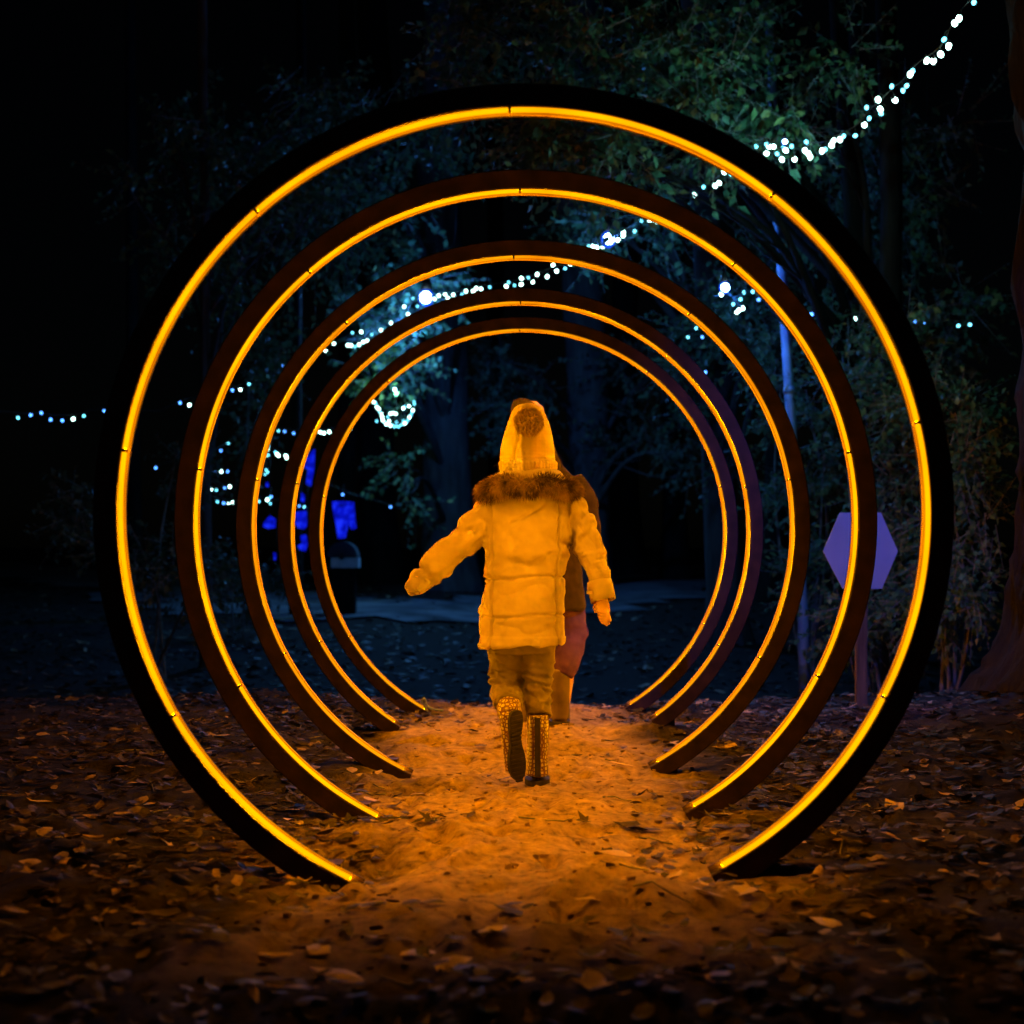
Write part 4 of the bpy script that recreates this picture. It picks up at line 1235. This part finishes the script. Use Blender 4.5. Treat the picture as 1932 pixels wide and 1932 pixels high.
    lp = spline(np.array([[*G(935, 960, .12), .06], [*G(905, 985, .11), .064], [*G(880, 1015, .10), .063], [*G(850, 1042, .08), .058], [*G(823, 1070, .06), .054], [*G(812, 1082, .05), .053], [*G(805, 1089, .045), .043], [*G(797, 1095, .04), .047], [*G(784, 1104, .03), .043], [*G(772, 1111, .025), .035], [*G(765, 1115, .02), .022]]), 4)
    mb.tube(lp[:, :3], lp[:, 3], 18)
    mb.tube(spline([G(806, 1098, .0), G(797, 1112, -.015), G(789, 1119, -.02)], 4), np.linspace(.024, .014, 9), 10)      # mitten thumb
    rp = spline(np.array([[*G(1070, 955, .12), .058], [*G(1092, 985, .125), .060], [*G(1108, 1022, .125), .057], [*G(1120, 1058, .11), .051], [*G(1128, 1085, .095), .047], [*G(1132, 1108, .08), .044]]), 4)
    mb.tube(rp[:, :3], rp[:, 3], 18)
    def ax_dist(co, path):
        d = np.linalg.norm(co[:, None, :] - path[None, :, :3], axis=2)
        k = d.argmin(1)
        return d.min(1), k / (len(path) - 1)
    def dc(co, no):
        f = fbm(np.stack([co[:, 0] * 6, co[:, 1] * 6, co[:, 2] * 9], -1), 3)
        o = 0.008 * f
        cr = 1 - np.abs(vnoise(np.stack([co[:, 0] * 4 + co[:, 2] * 3, co[:, 1] * 4, co[:, 2] * 11 - co[:, 0] * 5], -1)))
        o = o - 0.0085 * np.clip(cr, 0, 1) ** 6
        o = o + 0.0016 * fbm(co * 38, 2)
        xl = G(925, 1100)[0]; xr = G(1056, 1100)[0]; xm = G(992, 1100)[0]
        back = no[:, 1] < 0.2
        inside = (co[:, 0] > G(905, 0)[0]) & (co[:, 0] < G(1078, 0)[0])
        for x0 in (xl, xr):
            o = o - back * inside * 0.009 * np.exp(-((co[:, 0] - x0 - 0.012 * f * .3) / 0.0045) ** 2)
        for v0 in (1090, 1163):
            z0 = G(0, v0)[2]
            o = o - inside * 0.009 * np.exp(-((co[:, 2] - z0 - .006 * np.sin(co[:, 0] * 17)) / 0.0055) ** 2)
        # broad sag folds between the seams
        o = o + inside * back * 0.013 * np.sin((co[:, 2] * 46 + co[:, 0] * 14 + 2.2 * f)) * sstep(-.2, .8, f + .2)
        # hem band
        z0 = G(0, 1203)[2]
        o = o + inside * 0.004 * (co[:, 2] < z0)
        # sleeve creases
        for path, sgn, amp in ((lp, 1, 1.0), (rp, -1, 1.0)):
            d, t = ax_dist(co, path)
            near = d < 0.075
            arm = near & ~((co[:, 0] > G(915, 0)[0]) & (co[:, 0] < G(1075, 0)[0]))
            w = sstep(0.25, 0.75, t)
            o = o + arm * amp * (0.0085 * w * np.sin(t * 21 + 5.5 * f + co[:, 1] * 26) * sstep(-.5, .5, f) + 0.006 * (1 - w) * np.sin(co[:, 2] * 34 + co[:, 0] * 46 * sgn + 4.5 * f))
        return o
    coat = add('coat', baked(mb, 0.0045, 3, dc, 'coat', b), M['coat'], root)
    # turned-up cuff on the right arm, open at the hand
    c0, c1 = G(1131, 1096, .085), G(1138, 1134, .07)
    pp = np.array([c0, c0 * .6 + c1 * .4, c1, c1, c0 * .55 + c1 * .45])
    V, F = tube(np.array([c0 + (c1 - c0) * t for t in (0, .3, .7, 1.0)]), [.046, .0505, .0475, .047], 22, False)
    V2, F2 = tube(np.array([c0 + (c1 - c0) * t for t in (0, .3, .7, 1.0)]), [.036, .038, .038, .039], 22, False)
    nV = len(V)
    V = np.concatenate([V, V2]); F = F + [tuple(i + nV for i in reversed(f)) for f in F2]
    for j in range(22):
        k = (j + 1) % 22
        F.append((66 + j, 66 + k, nV + 66 + k, nV + 66 + j))
        F.append((j, nV + j, nV + k, k))
    V = V + 0.004 * fbm(V * 30, 2)[:, None] * np.array([1, 1, .6])
    add('cuff', make_mesh('cuff', V - b, F, True), M['coat'], coat)
    add('tag', MB().box(G(1103, 1125, .0) * 0 + G(1112, 1118, .03) - b, (.022, .004, .01)).mesh('tag', smooth=False), M['coat'], coat)
    # hood lying on the back
    mb = MB()
    mb.add(*loft(tr([(999, 880, .10, .07, .05), (999, 890, .08, .115, .075), (998, 902, .06, .14, .085), (997, 916, .05, .15, .08), (996, 928, .055, .14, .06), (996, 936, .06, .10, .04)]), 28))
    hood = add('hood', baked(mb, 0.006, 4, lambda co, no: .005 * fbm(co * 14, 3), 'hood', b), M['coat'], coat)
    # fur trim round the hood
    pts = []
    for t in np.linspace(0, 1, 40):
        th = -math.pi * (t * 1.16 - 0.08)
        x = 0.150 * math.cos(th); y = 0.115 * math.sin(th)
        back = max(0, -math.sin(th))
        c0 = G(998, 893, .10)
        pts.append(c0 + [x * (1 + .06 * (1 - back)), y, -0.046 - 0.03 * (1 - back) ** 2 + .006 * math.sin(t * 21)])
    V, F = tube(pts, 0.027, 12)
    ft = add('fur_trim', make_mesh('fur_trim', V - b, F, True), M['fur'], coat)
    p, nn = surf_samples(V, F, 9000, g)
    Vf, Ff = fur(p, nn, 0.030, 0.0011, g, 0.45, 0.35)
    add('fur_hairs', make_mesh('fur_hairs', Vf - b, Ff), M['fur'], ft, kind='stuff')
    # ---- knitted hat with bobble
    mb = MB()
    rows = [(998, 898, .12, .092, .1), (998, 880, .12, .101, .108), (997, 858, .12, .100, .108), (997, 835, .115, .095, .104), (997, 812, .105, .084, .095), (997, 790, .095, .070, .08), (997, 775, .085, .058, .066), (997, 766, .08, .04, .044), (997, 761, .078, .014, .016)]
    mb.add(*loft(spline(tr(rows), 3), 30))
    def dh(co, no):
        f = fbm(np.stack([co[:, 0] * 12, co[:, 1] * 12, co[:, 2] * 7], -1), 2)
        z0 = G(0, 868)[2]
        band = 0.006 * sstep(z0 + .006, z0 - .004, co[:, 2])
        x0 = G(972, 0)[0] + (co[:, 2] - G(0, 850)[2]) * 0.16
        th = np.arctan2(co[:, 1] - G(0, 0, .1)[1], co[:, 0] - G(997, 0)[0])
        rib = 0.0012 * np.sin(th * 40) * np.where(co[:, 2] < z0, 1.2, .15) + 0.0005 * np.sin(co[:, 2] * 520)
        return 0.006 * f + rib - 0.007 * np.exp(-((co[:, 0] - x0) / .006) ** 2) * (no[:, 1] < 0) + band
    hat = add('hat', baked(mb, 0.003, 4, dh, 'hat', b), M['hat'], root)
    pc_ = G(998, 795, -.028)
    pm = MB().ball(pc_, .046, 18, 12)
    V = np.concatenate(pm.V)
    pom = add('pompom', make_mesh('pompom', V - b, pm.F, True), M['pompom'], hat)
    p, nn = surf_samples(V, pm.F, 5200, g)
    nn = (p - pc_) / np.linalg.norm(p - pc_, axis=1)[:, None]
    Vf, Ff = fur(p, nn, 0.014, 0.0011, g, 0.45)
    add('yarn_ends', make_mesh('yarn_ends', Vf - b, Ff), M['pompom'], pom, kind='stuff')
girl()

def second():
    D = 7.55
    def G(u, v, dy=0.0): return P(u, v, D + dy)
    b = np.array([G(1025, 1365)[0], D, 0.0])
    root = empty('person', b, 'taller walker in brown coat and purple trousers, mostly hidden behind the child', 'person')
    g = np.random.default_rng(9)
    def tr(rows): return np.array([[*G(u, v, dy), hw, hd] for (u, v, dy, hw, hd) in rows])
    mb = MB()
    mb.add(*loft(tr([(1000, 757, .08, .03, .03), (1000, 768, .08, .065, .075), (1000, 800, .08, .08, .098), (1002, 830, .09, .075, .09), (1003, 848, .09, .055, .06), (1006, 862, .07, .055, .055), (1008, 885, .06, .075, .06), (1013, 930, .05, .14, .09), (1018, 1010, .05, .15, .09), (1022, 1070, .04, .15, .1), (1025, 1110, .04, .15, .1)]), 22))
    mb.tube([G(1000, 812, .17), G(1000, 820, .205), G(1000, 826, .18)], [.009, .012, .01], 8)
    for sx in (-1, 1): mb.tube([G(1001 + sx * 31, 805, .08), G(1001 + sx * 34, 815, .075), G(1001 + sx * 31, 825, .08)], .011, 8)
    for sx in (-1, 1):
        mb.tube([G(1012 + sx * 48, 915, .05), G(1015 + sx * 80, 958, .04), G(1016 + sx * 88, 1010, .05), G(1018 + sx * 72, 1030, .22), G(1018 + sx * 60, 1030, .28)], [.042, .04, .034, .028, .022], 10)
        hand(mb, G(1018 + sx * 58, 1030, .29), (-sx * .3, 1, 0), (0, .2, 1), 0.16, 0.6)
    mb.tube([G(1055, 1095, .04), G(1078, 1190, .08), G(1066, 1260, -.02), G(1057, 1345, -.03)], [.085, .06, .05, .04], 12)
    mb.tube([G(1000, 1095, .04), G(1000, 1190, .06), G(1002, 1270, .1), G(1002, 1345, .14)], [.085, .06, .05, .04], 12)
    body = add('body', baked(mb, 0.006, 2, None, 'body', b), M['skin'], root)
    for sx in (-1, 1):
        add('eye', MB().ball(G(1000 + sx * 13, 806, .172) - b, .01, 8, 6).mesh('eye'), M['eye'], body)
    # coat
    mb = MB()
    rows = [(1005, 852, .06, .085, .085), (1008, 872, .055, .125, .1), (1012, 895, .05, .165, .115), (1014, 935, .05, .2, .135), (1017, 990, .05, .195, .14), (1020, 1050, .05, .185, .145), (1024, 1105, .05, .195, .155), (1026, 1150, .05, .195, .16)]
    mb.add(*loft(spline(tr(rows), 3), 30, 2.3))
    for sx in (-1, 1):
        lp = spline(np.array([[*G(1012 + sx * 62, 905, .05), .066], [*G(1015 + sx * 80, 945, .04), .076], [*G(1016 + sx * 92, 1000, .045), .068], [*G(1018 + sx * 84, 1024, .12), .06], [*G(1018 + sx * 64, 1030, .27), .05]]), 5)
        mb.tube(lp[:, :3], lp[:, 3], 16)
    add('coat', baked(mb, 0.008, 14, lambda co, no: .009 * fbm(np.stack([co[:, 0] * 6 + co[:, 2] * 4, co[:, 1] * 7, co[:, 2] * 12], -1), 3), 'coat', b), M['brown_coat'], root)
    # trousers, loose, one knee out
    mb = MB()
    mb.add(*loft(tr([(1026, 1080, .05, .15, .12), (1027, 1120, .05, .16, .125), (1028, 1160, .05, .15, .115)]), 22))
    lp = spline(np.array([[*G(1054, 1120, .05), .1], [*G(1068, 1165, .07), .092], [*G(1076, 1205, .07), .082], [*G(1070, 1238, .0), .066], [*G(1064, 1268, -.05), .058], [*G(1062, 1278, -.06), .05]]), 5)
    mb.tube(lp[:, :3], lp[:, 3], 18)
    lp = spline(np.array([[*G(1000, 1120, .05), .1], [*G(1001, 1190, .07), .085], [*G(1002, 1270, .1), .065], [*G(1002, 1300, .12), .06]]), 5)
    mb.tube(lp[:, :3], lp[:, 3], 18)
    add('trousers', baked(mb, 0.008, 3, lambda co, no: .009 * fbm(np.stack([co[:, 0] * 9 + co[:, 2] * 5, co[:, 1] * 9, co[:, 2] * 16], -1), 3), 'trousers', b), M['purple'], root)
    # boots
    for (pts, toe) in (([(1054, 1262, -.04, .058), (1056, 1300, -.04, .05), (1057, 1335, -.03, .045), (1056, 1356, -.02, .05)], .17), ([(1002, 1285, .11, .058), (1002, 1320, .13, .05), (1002, 1350, .14, .048), (1002, 1360, .14, .05)], .17)):
        mb = MB()
        mb.add(*loft(tr([(u, v, dy, r_, r_) for (u, v, dy, r_) in pts]), 18))
        e = G(pts[-1][0], 1352, pts[-1][2])
        mb.tube([e + [0, -.03, 0], e + [0, .06, 0], e + [0, .12, -.005], e + [0, toe, -.012]], [[.036, .042], [.036, .046], [.03, .046], [.016, .03]], 14)
        bo = add('boot', baked(mb, 0.007, 3, None, 'boot', b), M['boot_tan'], root)
        a = np.linspace(0, 2 * math.pi, 20, endpoint=False)
        so = np.stack([np.cos(a) * .05, .06 + .125 * np.sin(a)], 1)
        V = [(e[0] - b[0] + x, e[1] - b[1] + y, e[2] - .045) for x, y in so] + [(e[0] - b[0] + x, e[1] - b[1] + y, e[2] - .022) for x, y in so]
        n = len(so)
        F = [tuple(range(n)), tuple(range(2 * n - 1, n - 1, -1))] + [(k, k + n, (k + 1) % n + n, (k + 1) % n) for k in range(n)]
        add('sole', make_mesh('sole', V, F), M['sole'], bo)
    # long loose hair
    mb = MB()
    mb.add(*loft(spline(tr([(984, 754, .06, .02, .03), (986, 759, .06, .042, .06), (992, 775, .055, .064, .09), (997, 810, .05, .086, .11), (998, 850, .03, .122, .11), (1001, 885, .01, .15, .09), (1003, 905, .0, .12, .06)]), 3), 26))
    V0 = mb
    me = baked(mb, 0.008, 3, lambda co, no: .008 * np.sin(np.arctan2(co[:, 1] - D - .05, co[:, 0]) * 26 + 2 * fbm(co * 8, 2)), 'hair', b)
    hair = add('hair', me, M['hair'], root)
    p, nn = surf_samples(np.concatenate(V0.V), V0.F, 1800, g)
    Vf, Ff = fur(p, nn, 0.05, 0.0016, g, 0.7, 0.1)
    add('loose_strands', make_mesh('loose_strands', Vf - b, Ff), M['hair'], hair, kind='stuff')
second()
